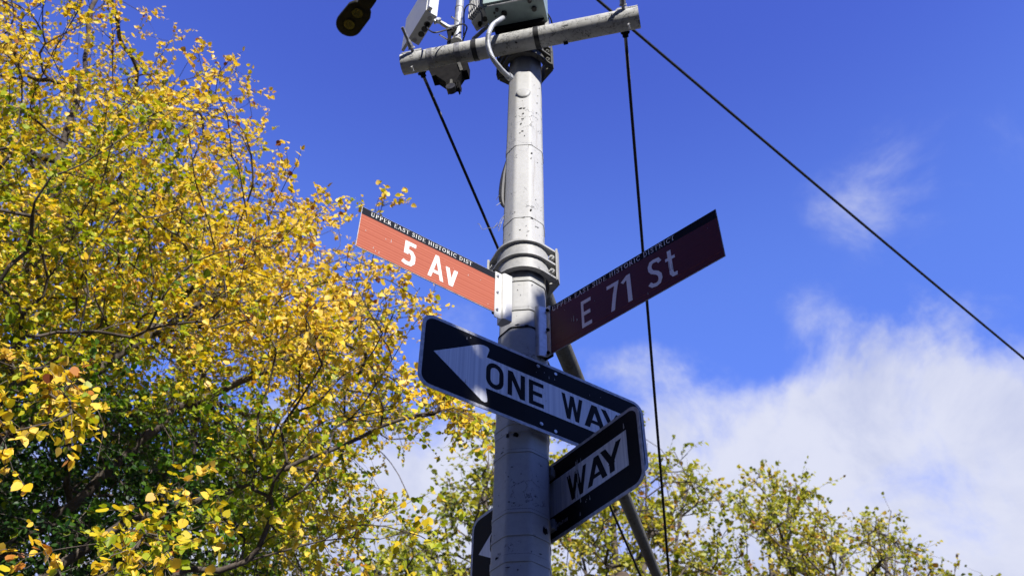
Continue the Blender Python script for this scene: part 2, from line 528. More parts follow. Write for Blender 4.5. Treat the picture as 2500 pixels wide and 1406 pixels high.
def chip(py, k, s, w_, l_, col=dark):
    h = hpole(py); p, e, n = facet_pt(h, k, s, 0.0012)
    mm = random.randint(6, 9); pts = []
    for i in range(mm):
        a = 2 * math.pi * i / mm + random.uniform(-.25, .25); rr = random.uniform(.45, 1.1)
        pts.append(p + e * math.cos(a) * w_ * rr + Z * math.sin(a) * l_ * rr)
    col.prism(pts, n * 0.0006)
    if col is dark:
        pts2 = [q + n * .0012 + Z * l_ * .35 + e * w_ * .2 for q in pts[:max(3, mm // 2)]]
        chips.prism(pts2, n * .0012)


for (py, k, s, w_, l_) in [(262, 0, .30, .011, .006), (262, 0, .55, .010, .005), (275, 0, .5, .006, .008), (288, 0, .45, .008, .003), (300, 0, .35, .005, .009),
                           (318, 0, .45, .008, .004), (322, 0, .3, .006, .003), (330, 0, .6, .004, .004), (372, 1, .1, .006, .007), (385, 1, .05, .004, .004),
                           (170, 0, .8, .008, .003), (240, 1, .6, .004, .003), (265, 1, .55, .004, .003), (513, 1, .02, .006, .008), (531, 1, .1, .012, .003), (545, 1, .5, .010, .002),
                           (530, 0, .6, .010, .002), (560, 0, .4, .005, .002), (480, 1, .4, .004, .002), (695, 1, .1, .004, .004), (720, 7, .8, .004, .010), (760, 1, .5, .006, .003),
                           (792, 0, .3, .014, .003), (795, 0, .8, .010, .003), (830, 0, .6, .010, .003), (842, 0, .5, .016, .004), (850, 0, .75, .008, .006), (1062, 7, .95, .008, .014),
                           (1062, 0, .35, .010, .012), (1095, 7, .6, .010, .003), (1140, 0, .2, .004, .002), (1158, 0, .6, .003, .002), (1225, 0, .1, .004, .002), (1228, 0, .3, .005, .002),
                           (1285, 1, .75, .012, .018), (1345, 1, .5, .008, .002), (1350, 7, .45, .010, .008), (1385, 0, .1, .010, .002), (1392, 0, .5, .004, .002)]:
    chip(py, k, s, w_, l_)
for i in range(65):
    py = random.choice([random.uniform(190, 400), random.uniform(480, 640), random.uniform(700, 860), random.uniform(900, 1400)])
    chip(py, random.choice([7, 7, 0, 1]), random.uniform(.05, .95), random.uniform(.001, .0035), random.uniform(.0008, .003))
dark.build("bare_patches", M["darkiron"], pole)["kind"] = "stuff"; chips.build("paint_flakes", M["pole"], pole)["kind"] = "stuff"

# hand-patched access plate, high on the shaft
h = hpole(226)
p, e, n = facet_pt(h, 0, .5, .0)
blob = []
rings = []
for j, (rr, dd) in enumerate(((1, .0005), (.93, .006), (.75, .009), (.3, .011))):
    rings.append([p + e * math.cos(t) * .036 * rr * (1 + .08 * math.sin(3 * t)) + Z * math.sin(t) * .045 * rr * (.8 if math.sin(t) < 0 else 1) + n * dd for t in [2 * math.pi * i / 22 for i in range(22)]])
MB().loft(rings).build("repair_patch", M["clamp"], pole, True, angle=60)

# loose black sheathing and frayed wires on the shaft's left side
lx = lambda px, py: atY(px, py, PY0 - .02)
sh = MB(); sh.tube(catmull([lx(1236, 395), lx(1229, 430), lx(1225, 470), lx(1226, 495), lx(1233, 508)]), [.004 + .010 * math.sin(math.pi * i / 32) for i in range(33)], 8)
fr = empty("frayed_cable", tuple(lx(1233, 508)), "torn black cable sheath with frayed wires bulging from the pole's left side", "cable")
sh.build("sheath", M["rubber"], fr, True)
wr = MB()
for P in ([(1231, 528), (1222, 548), (1205, 555), (1190, 558), (1178, 561), (1171, 552), (1166, 549)], [(1205, 555), (1215, 545)], [(1230, 495), (1222, 498), (1212, 504)], [(1228, 485), (1219, 482), (1211, 487)],
          [(1231, 527), (1224, 548), (1217, 563)], [(1232, 528), (1222, 540), (1215, 556)]):
    wr.tube(catmull([lx(*q) + A([0, random.uniform(-.01, .01), 0]) for q in P], 4), .0013, 5)
wr.build("wire_ends", M["band"], fr, True)["kind"] = "stuff"

# ------------------------------------------------------------------ clamps
BE = nrm([1.194, -.286, 0]); BB = A([-BE[1], BE[0], 0])          # along the crossbar, and away from the camera
ARMD = nrm([.3187, 1, 0])


def clamp(parent, h0, h1, r=.112, ear=.142, e=BE, b_=BB, ribs=3, rb=0.0, mat="clamp", back=.07):
    c = pole_axis((h0 + h1) / 2); c[2] = 0
    hh = h1 - h0
    z0 = h0 + EYE

    def P(x, y, z): return c + e * x + b_ * y + Z * z
    half = MB()
    arc = [math.radians(a) for a in range(-78, 79, 12)]
    out = [(math.sin(a) * r, -math.cos(a) * r) for a in arc]; inn = [(math.sin(a) * (r - .012), -math.cos(a) * (r - .012)) for a in arc[::-1]]
    half.prism([P(x, y, z0) for x, y in out + inn], Z * hh)
    half.build("front_saddle", M[mat], parent, True)
    for k in range(ribs):
        zz = z0 + hh * k / (ribs - 1)
        rbm = MB()
        ro = r + .013 + .002 * (k == 0)
        oo = [(-ear, .0), (-ear, -.022)] + [(math.sin(a) * ro, -math.cos(a) * ro) for a in [math.radians(q) for q in range(-52, 53, 8)]] + [(ear, -.022), (ear, .0)]
        ii = [(math.sin(a) * (r - .004), -math.cos(a) * (r - .004)) for a in [math.radians(q) for q in range(84, -85, -12)]]
        lo = [P(x, y, zz - .005) for x, y in oo + ii]
        rbm.prism(lo, Z * .010)
        rbm.build("rib", M[mat], parent, True)
    for sx in (-1, 1):
        pl = MB(); pl.box(P(sx * (ear + .003), -.012, z0 + hh / 2), e, b_, Z, .008, .034, hh + .026)
        pl.build("end_plate", M[mat], parent)
        for zz in (.27, .78):
            bo = MB(); bo.hexbolt(P(sx * (ear - .018), -.014, z0 + hh * zz), -b_, .0135, .016)
            bo.cyl(P(sx * (ear - .016), -.008, z0 + hh * zz), P(sx * (ear - .016), back * .8, z0 + hh * zz), .006, n=8)
            bo.build("bolt", M[mat], parent)
    bk = MB()
    oo = [(-ear, .004), (-ear, .020), (-.075, .055 + back * .5), (-.05, back + .06), (.05, back + .06), (.075, .055 + back * .5), (ear, .020), (ear, .004)]
    ii = [(math.sin(a) * (r - .006), -math.cos(a) * (r - .006)) for a in [math.radians(q) for q in range(92, 269, 16)]]
    bk.prism([P(x, y, z0) for x, y in oo + ii], Z * hh * 1.02)
    bk.build("back_saddle", M[mat], parent)
    return P


# mast arm with its clamp
arm_end = pole_axis(2.98) + ARMD * 3.95
arm = empty("mast_arm", tuple(pole_axis(2.87)), "dull grey signal mast arm clamped to the pole, running away from the camera", "mast arm")
clamp(arm, 2.872, 3.028)
ps = pole_axis(2.955) + ARMD * .12
mid1, mid2 = atH(1387, 880, 2.975), atH(1573, 1330, 2.99)
ad = nrm(mid2 - mid1)
arm_end = mid1 + ad * 3.35
a0 = mid1 - ad * ((mid1[1] - 3.0) / ad[1])
pts = [a0 + (arm_end - a0) * t for t in np.linspace(0, 1, 12)]
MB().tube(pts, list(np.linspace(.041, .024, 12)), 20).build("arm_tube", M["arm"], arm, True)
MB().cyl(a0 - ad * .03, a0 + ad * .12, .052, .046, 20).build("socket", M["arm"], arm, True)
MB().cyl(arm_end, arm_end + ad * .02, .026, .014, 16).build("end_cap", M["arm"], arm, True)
tp = arm_end - ad * .1
MB().box((tp + atY(1649, 1598, tp[1])) / 2, nrm(tp - atY(1649, 1598, tp[1])), ad, Z, .20, .05, .03).build("rod_anchor", M["darkiron"], arm)

# traffic signal on the arm, only its rounded rusty top reaches into the frame
sg = atY(1519, 1402, 5.6)
sig = empty("traffic_signal", tuple(sg - Z * .9), "rounded rusty brown top of a traffic signal left of the mast arm", "traffic signal")
sb = MB()
rings = [[sg + A([math.cos(t) * r_, math.sin(t) * r_, z_]) for t in [2 * math.pi * i / 20 for i in range(20)]] for r_, z_ in ((.10, -.85), (.10, -.09), (.085, -.05), (.055, -.022), (.045, -.015), (.04, .0), (.02, .012))]
sb.loft(rings); sb.build("housing", M["rust"], sig, True)
for k in range(3):
    c = sg + A([0, -.10, -.2 - .25 * k])
    q = MB().cyl(c, c + A([0, -.015, 0]), .085, .085, 20).build("lens", M["siglens"], sig, True)
MB().tube([sg + A([-.05, 0, -.012]), sg + A([-.10, .0, -.02]), sg + A([-.13, 0, -.05]), sg + A([-.13, 0, -.12]), sg + A([-.09, 0, -.14])], .014, 8).build("bracket", M["rust"], sig, True)
ap = a0 + ad * ((sg[1] - a0[1]) / ad[1])
MB().tube([sg + A([.09, 0, -.2]), sg + A([.16, 0, -.22]), ap + A([0, 0, -.02])], .014, 8).build("bracket", M["rust"], sig, True)

# ------------------------------------------------------------------ crossbar
HB = 4.48
bL, bR = atH(983, 159, HB), atH(1561, 43, HB)
BEx = nrm(bR - bL); BBx = A([-BEx[1], BEx[0], 0]); BE = BEx; BB = BBx
BC = (bL + bR) / 2
RB = .0545
bar = empty("crossbar", tuple(pole_axis(4.4)), "thick grey crossbar pipe with crackled paint, clamped across the upper pole", "crossbar")
b = MB()
n = 40


def ringat(p, r_): return [p + (BB * math.cos(2 * math.pi * k / n) + Z * math.sin(2 * math.pi * k / n)) * r_ for k in range(n)]


L = np.linalg.norm(bR - bL)
b.loft([ringat(bL + BE * L * t, RB * (1 + .006 * math.sin(t * 37))) for t in np.linspace(0, 1, 24)] + [ringat(bR, RB - .007), ringat(bR - BE * .06, RB - .008)], True)
b.add(ringat(bL, RB) + ringat(bL, RB - .007) + ringat(bL + BE * .06, RB - .008), [(i, n + i, n + (i + 1) % n, (i + 1) % n) for i in range(n)] + [(n + i, 2 * n + i, 2 * n + (i + 1) % n, n + (i + 1) % n) for i in range(n)])
b.build("pipe", M["bar"], bar, True)
clamp(bar, 4.452, 4.60, e=BE, b_=BB, back=.045, mat="arm")  # dark paint puts the bar's shade into this clamp's colour
# lip of a flattened seam along the pipe's top ends
for q, s_ in ((bL, 1), (bR, -1)):
    MB().box(q + BE * s_ * .055 + Z * (RB + .004) - BB * .01, BE, BB, Z, .11, .05, .006).build("top_plate", M["bar"], bar)


def on_plane(px, py, p0, n_):
    d = ray(px, py); return CAMP + d * ((p0 - CAMP) @ n_) / (d @ n_)


def bar_at(px):                 # centre of the pipe under image column px
    t = 0
    for _ in range(30):
        x = proj(bL + BE * L * t)[0]; t += (px - x) / 600
    return bL + BE * L * t


def bar_u(px): return float((bar_at(px) - bL) @ BE)


def strap_on_bar(px, wdt, mat, name, grow=.002, sag=0.0):
    p = bar_at(px); rr = RB + grow
    b = MB()
    b.loft([[q for q in ringat(p + BE * o, r_)] for o, r_ in ((-wdt / 2, RB - .001), (-wdt / 2, rr), (wdt / 2, rr), (wdt / 2, RB - .001))], False)
    o = b.build(name, M[mat], bar, True)
    # buckle
    q = p + BB * -.012 + Z * (RB + .008)
    MB().box(q, BE, BB, Z, wdt * 1.3, .018, .008).build("buckle", M[mat], o)
    return o


# saddle washers + rods pass through both ends
rodL0, rodR0 = bar_at(1019), bar_at(1524)
anchor = atY(1649, 1598, tp[1])
for nm, q, lab in (("guy_rod", rodL0, "dark guy rod slanting down from the crossbar's left end behind the pole"),
                   ("guy_rod", rodR0, "dark guy rod dropping steeply from the crossbar's right end past the street sign")):
    d = nrm(q - anchor)
    g = empty(nm, tuple(anchor), lab, "guy rod", "guy rods bracing the mast arm")
    st = q + d * .19
    MB().cyl(q - d * .30, st, .0088, .0088, 12).build("threaded_end", M["band"], g, True)
    pts = [anchor + (q - anchor) * t - Z * .012 * math.sin(math.pi * t) for t in np.linspace(0, 1, 20)]
    MB().tube(pts, .0082, 8).build("rod", M["rod"], g, True)
    # wedge saddle, washer and nuts on top, washer and nut below
    up_ = q + d * (RB + .006)
    w1 = MB(); sad = q + Z * (RB - .004)
    w1.prism([sad - BE * .026 - BB * .030 - Z * .004, sad + BE * .026 - BB * .030 - Z * .004, sad + BE * .026 + BB * .030 - Z * .004, sad - BE * .026 + BB * .030 - Z * .004], Z * .022 - BB * .006)
    w1.build("saddle", M["clamp"], g)
    MB().cyl(q + d * (RB + .018), q + d * (RB + .024), .019, .019, 16).build("washer", M["clamp"], g)
    MB().cyl(q + d * (RB + .024), q + d * (RB + .046), .0155, .015, 6).build("nut", M["band"], g)
    MB().cyl(q + d * (RB + .047), q + d * (RB + .062), .0135, .013, 6).build("nut", M["band"], g)
    MB().cyl(q - d * (RB + .002), q - d * (RB + .012), .024, .022, 16).build("washer", M["darkiron"], g)
    MB().cyl(q - d * (RB + .012), q - d * (RB + .030), .0155, .015, 6).build("nut", M["darkiron"], g)

# cotter pins near both ends
for px, py in ((1006, 166), (1535, 62)):
    q = on_plane(px, py, BC - BB * RB, BB)
    cp = MB(); cp.cyl(q + BB * .02, q - BB * .006, .005, .005, 8)
    for a in ((.9, -.35), (-.75, -.5), (.35, .8)): cp.cyl(q - BB * .005, q - BB * .008 + BE * .008 * a[0] + Z * .008 * a[1], .0018, .001, 6)
    cp.build("cotter_pin", M["white"], bar)

strap_on_bar(1054, .030, "band", "strap"); strap_on_bar(1121, .030, "band", "strap")
strap_on_bar(1161, .026, "rubber", "strap"); strap_on_bar(1312, .026, "rubber", "strap")
# hanging roller bracket strapped under the bar, its shade put into dark materials
rb = empty("roller_bracket", tuple(bar_at(1095) - Z * .2), "dark hanging bracket with small roller wheel, strapped under the crossbar's left half", "roller bracket")
pl0 = BC - BB * .03
f = lambda px, py: on_plane(px, py, pl0, BB)
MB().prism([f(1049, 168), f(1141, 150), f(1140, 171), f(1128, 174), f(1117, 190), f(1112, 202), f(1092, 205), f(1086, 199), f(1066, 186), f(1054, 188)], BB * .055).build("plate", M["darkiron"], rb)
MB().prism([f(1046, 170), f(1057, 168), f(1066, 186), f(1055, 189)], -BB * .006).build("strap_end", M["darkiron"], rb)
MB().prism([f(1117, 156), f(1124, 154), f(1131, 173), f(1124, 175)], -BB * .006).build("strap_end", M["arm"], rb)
c = f(1101, 214)
MB().cyl(c - BB * .010, c + BB * .024, .024, .024, 24).build("roller", M["rubber"], rb, True)
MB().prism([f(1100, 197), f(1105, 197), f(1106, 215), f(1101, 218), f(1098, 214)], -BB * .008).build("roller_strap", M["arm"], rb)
for x0 in (1089, 1116):
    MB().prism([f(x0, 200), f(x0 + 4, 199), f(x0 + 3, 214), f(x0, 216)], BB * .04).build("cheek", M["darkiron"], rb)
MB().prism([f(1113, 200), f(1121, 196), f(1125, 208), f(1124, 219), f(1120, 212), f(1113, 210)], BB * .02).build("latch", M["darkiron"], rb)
# stub under the bar, right of the pole
q = f(1381, 104)
MB().box(q, BE, BB, Z, .022, .02, .012).build("drain_stub", M["darkiron"], bar)

# ------------------------------------------------------------------ cabinet, antennas and wiring on the crossbar
HC = 4.605
N1, N2, F1, F2 = atH(1180, 18, HC), atH(1326, -11, HC), atH(1205, 80, HC), atH(1335, 45, HC)
cx = nrm(N2 - N1); cy = A([-cx[1], cx[0], 0]); wd = (N2 - N1) @ cx; dp = (F1 - N1) @ cy
F1 = N1 + cy * dp; F2 = N2 + cy * dp
cab = empty("equipment_cabinet", tuple((N1 + F2) / 2), "mint grey metal equipment cabinet mounted above the crossbar over the pole", "cabinet")
b = MB(); b.prism([N1 + (cx + cy) * .004, N2 + (-cx + cy) * .004, F2 - (cx) * .004, F1 + cx * .004], Z * .40); b.build("body", M["mint"], cab)
b = MB(); b.prism([N1 - cy * .012 + Z * .012, N2 - cy * .012 + Z * .012, N2 + cy * .003 + Z * .012, N1 + cy * .003 + Z * .012], Z * .39); b.build("door", M["mint"], cab)
b = MB(); b.prism([N1 - cy * .002 - Z * .001 + cx * .02, N2 - cy * .002 - Z * .001 - cx * .03, N2 + cy * .004 - Z * .001 - cx * .03, N1 + cy * .004 - Z * .001 + cx * .02], Z * .004); b.build("drip_lip", M["steel"], cab)
b = MB(); b.prism([F1 + cx * .03 - cy * .03, F2 - cx * .02 - cy * .03, F2 - cx * .02 + cy * .03, F1 + cx * .03 + cy * .03], -Z * .035); b.build("mounting_plate", M["darkiron"], cab)
b = MB(); b.box(F2 - cx * .02 + cy * .01 - Z * .01, cx, cy, Z, .035, .03, .05); b.build("bracket", M["clamp"], cab)


def under(px, py, r_, l_, mat, name, par, h=HC, n_=16):
    p = atH(px, py, h)
    return MB().cyl(p + Z * .002, p - Z * l_, r_, r_ * .9, n_).build(name, M[mat], par, True)


under(1231, 33, .016, .012, "rubber", "cable_gland", cab); under(1213, 24, .010, .010, "rubber", "cable_gland", cab)
under(1207, 32, .006, .008, "led", "plug", cab); under(1210, 41, .004, .005, "rubber", "vent_plug", cab)
under(1304, 21, .014, .014, "rubber", "cable_gland", cab); under(1293, 2, .012, .012, "rubber", "cable_gland", cab)
# flexible conduit: cabinet -> pole
cg = empty("flexible_conduit", tuple(atY(1245, 188, 2.76)), "grey ribbed conduit looping from the cabinet over the crossbar into the pole", "conduit")
K = [atH(1231, 43, HC - .01), atY(1219, 50, 2.575), atY(1203, 62, 2.575), atY(1194, 80, 2.58), atY(1191, 100, 2.60), atY(1194, 122, 2.62), atY(1204, 145, 2.645), atY(1219, 165, 2.69), atY(1234, 181, 2.74), atY(1246, 190, 2.78)]
pp = catmull(K, 24)
rr = []
for i, q in enumerate(pp):
    t = i / len(pp); rr.append(.0125 + (.0011 * math.sin(i * 2.0) if t > .36 else 0))
MB().tube(pp, rr, 12).build("hose", M["conduit"], cg, True, angle=80)
MB().cyl(pp[-1] - nrm(pp[-1] - pp[-3]) * .03, pp[-1], .018, .018, 10).build("connector", M["conduit"], cg, True)
# two black cables on the cabinet's right
for k, P in enumerate(([(1306, 23), (1318, 26), (1330, 34), (1338, 44), (1340, 60)], [(1306, 22), (1322, 25), (1336, 34), (1344, 46), (1348, 58)])):
    cb = MB().tube(catmull([atY(x, y, 2.60 + .02 * i) for i, (x, y) in enumerate(P)], 6), .0042, 8).build("black_cable", M["rubber"], None, True)
    tag(cb, ("inner" if k == 0 else "outer") + " of two thin black cables curving from the cabinet's right end to the crossbar", "cable", "cables leaving the cabinet's right end")
for px, py in ():
    pass
# antenna mast
mb0 = bar_at(1116) + BB * .0 + Z * RB
mastp = atY(1114.5, 102, mb0[1])
mast = empty("antenna_mast", tuple(mastp), "short bright steel tube standing upright on the crossbar between the two radio units", "antenna mast")
MB().cyl(mastp - Z * .01, mastp + Z * .85, .0222, .0222, 24).build("tube", M["steel"], mast, True)
for hh in (.02, .33):
    MB().cyl(mastp + Z * hh, mastp + Z * (hh + .014), .0245, .0245, 24).build("clip_band", M["band"], mast, True)
MB().cyl(mastp - Z * .012, mastp + Z * .004, .032, .03, 16).build("foot", M["clamp"], mast, True)

# left radio unit
HU = 4.74


def quad(pl, h): return [atH(x, y, h) for x, y in pl]


q4 = quad([(1046, 29), (1067, 41), (1022, 112), (1002, 101)], HU)
ru = empty("radio_unit", tuple(sum(q4) / 4), "pale flat radio unit with cable ports underneath, left of the antenna mast", "radio unit", "radio units on the crossbar")
MB().prism(q4, Z * .40).build("housing", M["radio"], ru)
pa, pb = atH(1046, 29, HU), atH(986, 127, HU)
ed = nrm(pb - pa); en = A([-ed[1], ed[0], 0]); en = en if en[0] < 0 else -en
MB().prism([pa - ed * .002, pb, pb + en * .016, pa - ed * .002 + en * .016], Z * .335 - ed * .0).build("front_cover", M["radio"], ru)
MB().prism([pa - ed * .006 - en * .01 - Z * .0, pa - ed * .006 + en * .012, pa - ed * .03 + en * .012, pa - ed * .03 - en * .01], Z * .36).build("end_cover", M["white"], ru)
for i, (px, py) in enumerate([(1046.6, 43.5), (1043.7, 59.8), (1036.8, 70.9), (1028.6, 83.7), (1011.7, 100.7)]):
    pass
for px, py, mt_, r_ in [(1049, 45, "band", .013), (1043, 60, "rubber", .017), (1036.5, 71.5, "rubber", .017), (1028.5, 84, "rubber", .017), (1012.5, 98.5, "band", .012)]:
    MB().cyl(atH(px, py, HU) + Z * .002, atH(px, py, HU) - Z * .003, r_, r_, 18).build("port", M[mt_], ru, True)
pc = atH(1043.5, 61, HU)
MB().cyl(pc, pc - Z * .030, .011, .009, 10).build("connector", M["darkiron"], ru, True)
# its swing bracket to the mast
D = [atY(1059, 54, 2.70), atY(1071, 53, 2.70), atY(1083, 60, 2.71), atY(1096, 67, 2.72), atY(1112, 67, mastp[1] - .03)]
MB().tube(catmull(D, 4), [.013, .015, .012, .010, .010, .010, .011, .012, .013, .013, .012, .012, .012, .012, .012, .012, .012], 8).build("swing_arm", M["steel"], ru, True)
k0 = atY(1071, 51, 2.695)
MB().cyl(k0 - A([0, .012, 0]), k0 + A([0, .012, 0]), .013, .013, 14).build("pivot", M["steel"], ru, True)
my = mastp[1] - .035
MB().prism([atY(1089, 62, my), atY(1115, 68, my), atY(1107, 79, my), atY(1102, 80, my), atY(1100, 96, my), atY(1093, 110, my), atY(1091, 106, my), atY(1094, 86, my)], A([0, .022, 0])).build("mast_clamp", M["darkiron"], ru)
for a_, b__ in (((1102, 42), (1122, 54.5)), ((1073, 86), (1093, 98))):
    MB().cyl(atY(*a_, my - .05), atY(*b__, my + .01), .0042, .0042, 8).build("clamp_bolt", M["steel"], ru)
MB().prism([atY(1113, 60, my), atY(1124, 46, my), atY(1124, 52, my), atY(1117, 64, my)], A([0, .02, 0])).build("clamp_jaw", M["steel"], ru)

# right radio unit
HV = 4.70
q4 = quad([(1151, 56), (1180, 20), (1195, 57), (1164, 78)], HV)
rv = empty("radio_unit", tuple(sum(q4) / 4), "small finned radio unit between the antenna mast and the mint cabinet", "radio unit", "radio units on the crossbar")
MB().prism(q4, Z * .22).build("housing", M["radio"], rv)
fd = nrm(q4[1] - q4[0]); fl = np.linalg.norm(q4[1] - q4[0]); fn = A([-fd[1], fd[0], 0]); fn = fn if fn[0] < 0 else -fn
for i in range(7):
    MB().box(q4[0] + fd * fl * (.06 + .145 * i) + fn * .012 + Z * .115, fd, fn, Z, .005, .028, .21).build("cooling_fin", M["white"], rv)
for px, py, mt_, r_ in [(1183.5, 47, "rubber", .015), (1172, 57.5, "rubber", .013), (1166, 65, "band", .010)]:
    MB().cyl(atH(px, py, HV) + Z * .002, atH(px, py, HV) - Z * .004, r_, r_, 18).build("port", M[mt_], rv, True)
pc2 = atH(1172, 57.5, HV); MB().cyl(pc2, pc2 - Z * .028, .010, .008, 10).build("connector", M["darkiron"], rv, True)
g0, g1 = atH(1154, 97, 4.60), atH(1193, 63, 4.66)
gd = nrm(g1 - g0)
MB().box((g0 + g1) / 2, gd, nrm(np.cross(Z, gd)), Z, np.linalg.norm(g1 - g0), .018, .012).build("mounting_rail", M["steel"], rv)
MB().tube(catmull([atY(1148, -6, 2.68), atY(1158, 5, 2.68), atY(1168, 9, 2.68), atY(1176, 20, 2.68)], 4), .010, 8).build("swing_arm", M["steel"], rv, True)

# cables between radios and bar
cb = MB().tube(catmull([pc - Z * .028] + [atY((x / 5.857) + 960, y / 5.857, yy) for x, y, yy in [(520, 440, 2.66), (600, 470, 2.64), (760, 430, 2.66), (900, 375, 2.68), (1000, 350, 2.72), (1052, 395, 2.76), (1030, 480, 2.78), (990, 600, 2.80)]], 8), .0042, 8).build("black_cable", M["rubber"], None, True)
tag(cb, "thin black cable drooping from the left radio unit round the antenna mast to the crossbar", "cable")
cb = MB().tube(catmull([atY((x / 5.857) + 960, y / 5.857, yy) for x, y, yy in [(1005, 560, 2.82), (1012, 350, 2.79), (1012, 200, 2.74), (1040, 105, 2.70), (1110, 66, 2.66), (1200, 110, 2.64), (1262, 200, 2.64), (1270, 320, 2.66)]], 8), .0038, 8).build("black_cable", M["rubber"], None, True)
tag(cb, "thin black cable arching from beside the antenna mast over to the finned radio unit", "cable")

# ------------------------------------------------------------------ overhead cable
c0, c1 = atH(1360, -84, 7.3), atH(2500, 875, 7.3)
dd = c1 - c0
P = [c0 + dd * t - Z * .03 * math.sin(math.pi * min(1, max(0, t))) for t in np.linspace(-.6, 2.2, 40)]
tag(MB().tube(P, .0135, 8).build("overhead_cable", M["rubber"], None, True), "long black overhead cable crossing the sky diagonally behind the crossbar's right end", "cable")

# ------------------------------------------------------------------ lamp head on a long arm from the pole top
HL = 8.0
l0, l1, l2 = atH(851.7, 63, HL), atH(876, 33, HL), atH(888, 16.6, HL)
ld = nrm(l2 - l0); ln_ = A([-ld[1], ld[0], 0])
lamp = empty("street_lamp", tuple(l0), "dark street lamp head with two round lenses, high above the crossbar", "street lamp")
r0 = .118
body = []
for a in np.linspace(math.pi / 2, 3 * math.pi / 2, 15): body.append(l0 + ld * math.cos(a) * r0 + ln_ * math.sin(a) * r0)
le = (l2 - l0) @ ld
body += [l0 + ld * le * .72 - ln_ * r0 * .96, l0 + ld * le * .93 - ln_ * r0 * .74, l0 + ld * le * 1.0 - ln_ * r0 * .55, l0 + ld * le * 1.0 + ln_ * r0 * .55, l0 + ld * le * .93 + ln_ * r0 * .74, l0 + ld * le * .72 + ln_ * r0 * .96]
cc = sum(body) / len(body)
rings = [[cc + (p - cc) * s_ + Z * z_ for p in body] for s_, z_ in ((.93, 0), (.985, .006), (1, .02), (.98, .05), (.85, .085), (.5, .105))]
MB().loft(rings).build("housing", M["lamp"], lamp, True, angle=50)
for x, y in ((872.6, 33.3), (852.6, 60.6)):
    p = atH(x, y, HL)
    rg = MB(); rg.loft([[p + (ld * math.cos(t) + ln_ * math.sin(t)) * r_ + Z * z_ for t in [2 * math.pi * i / 28 for i in range(28)]] for r_, z_ in ((.058, .002), (.060, -.010), (.055, -.011), (.050, -.001))], False)
    rg.build("lens_ring", M["lamp"], lamp, True)
    lens = MB().cyl(p + Z * .001, p - Z * .0035, .051, .049, 28).build("lens", M["lens"], lamp, True)
    lb = MB()
    for i in range(-2, 3):
        for j in range(-2, 3):
            if abs(i) + abs(j) < 4 and (i * 7 + j * 3) % 4 != 1:
                lb.box(p - Z * .0045 + ld * i * .010 * (1 if j % 2 else .8) + ln_ * j * .010, ld, ln_, Z, .006, .006, .002)
    lb.build("diode_array", M["led"], lens)
ptop = pole_axis(7.95)
nk = MB()
nb = l0 + ld * le
nk.loft([[nb + ld * t + ln_ * s1 * w_ + Z * (.035 + z1 * .035) for s1, z1 in ((-1, -.6), (-.6, -1), (.6, -1), (1, -.6), (1, .6), (.6, 1), (-.6, 1), (-1, .6))] for t, w_ in ((-.01, .064), (.03, .066), (.10, .062), (.17, .042))])
nk.build("neck", M["lamp"], lamp, True)
st = nb + ld * .17 + Z * .035
MB().tube(catmull([st, st + ld * .35 + Z * .02, (st + ptop) / 2 + Z * .12, ptop + (st - ptop) * .12 + Z * .05, ptop], 6), .030, 14).build("arm", M["pole"], lamp, True)

# ------------------------------------------------------------------ lettering: strokes cut flat at cap height and baseline


def clip(poly, ymin, ymax):
    for sgn, lim in ((1, ymin), (-1, ymax)):
        out = []
        for i in range(len(poly)):
            a, b = poly[i - 1], poly[i]
            ia, ib = sgn * (a[1] - lim) >= -1e-9, sgn * (b[1] - lim) >= -1e-9
            if ia != ib:
                t = (lim - a[1]) / (b[1] - a[1]); out.append((a[0] + (b[0] - a[0]) * t, lim))
            if ib: out.append(b)
        poly = out
        if not poly: return []
    return poly


def stroke(P, w, closed=False, ext=0.0, lim=(0, 1)):
    P = [np.array(p, float) for p in P]; n_ = len(P); out = []
    if ext and not closed:
        P[0] = P[0] + nrm(P[0] - P[1]) * ext; P[-1] = P[-1] + nrm(P[-1] - P[-2]) * ext
    offs = []
    for i in range(n_):
        a = P[i - 1] if (i or closed) else None; c = P[(i + 1) % n_] if (i < n_ - 1 or closed) else None
        d0 = nrm(P[i] - a) if a is not None else None; d1 = nrm(c - P[i]) if c is not None else None
        if d0 is None: nn = np.array([-d1[1], d1[0]])
        elif d1 is None: nn = np.array([-d0[1], d0[0]])
        else:
            t = d0 + d1; t = nrm(t) if np.linalg.norm(t) > 1e-6 else d1
            nn = np.array([-t[1], t[0]]); k = nn @ np.array([-d0[1], d0[0]]); nn = nn / max(k, .4)
        offs.append(nn * w / 2)
    for i in range(n_ if closed else n_ - 1):
        j = (i + 1) % n_
        q = clip([tuple(P[i] + offs[i]), tuple(P[i] - offs[i]), tuple(P[j] - offs[j]), tuple(P[j] + offs[j])], *lim)
        if len(q) >= 3: out.append(q)
    return out


def arc(cx_, cy_, rx, ry, a0, a1, k=10):
    return [(cx_ + rx * math.cos(math.radians(a0 + (a1 - a0) * i / k)), cy_ + ry * math.sin(math.radians(a0 + (a1 - a0) * i / k))) for i in range(k + 1)]


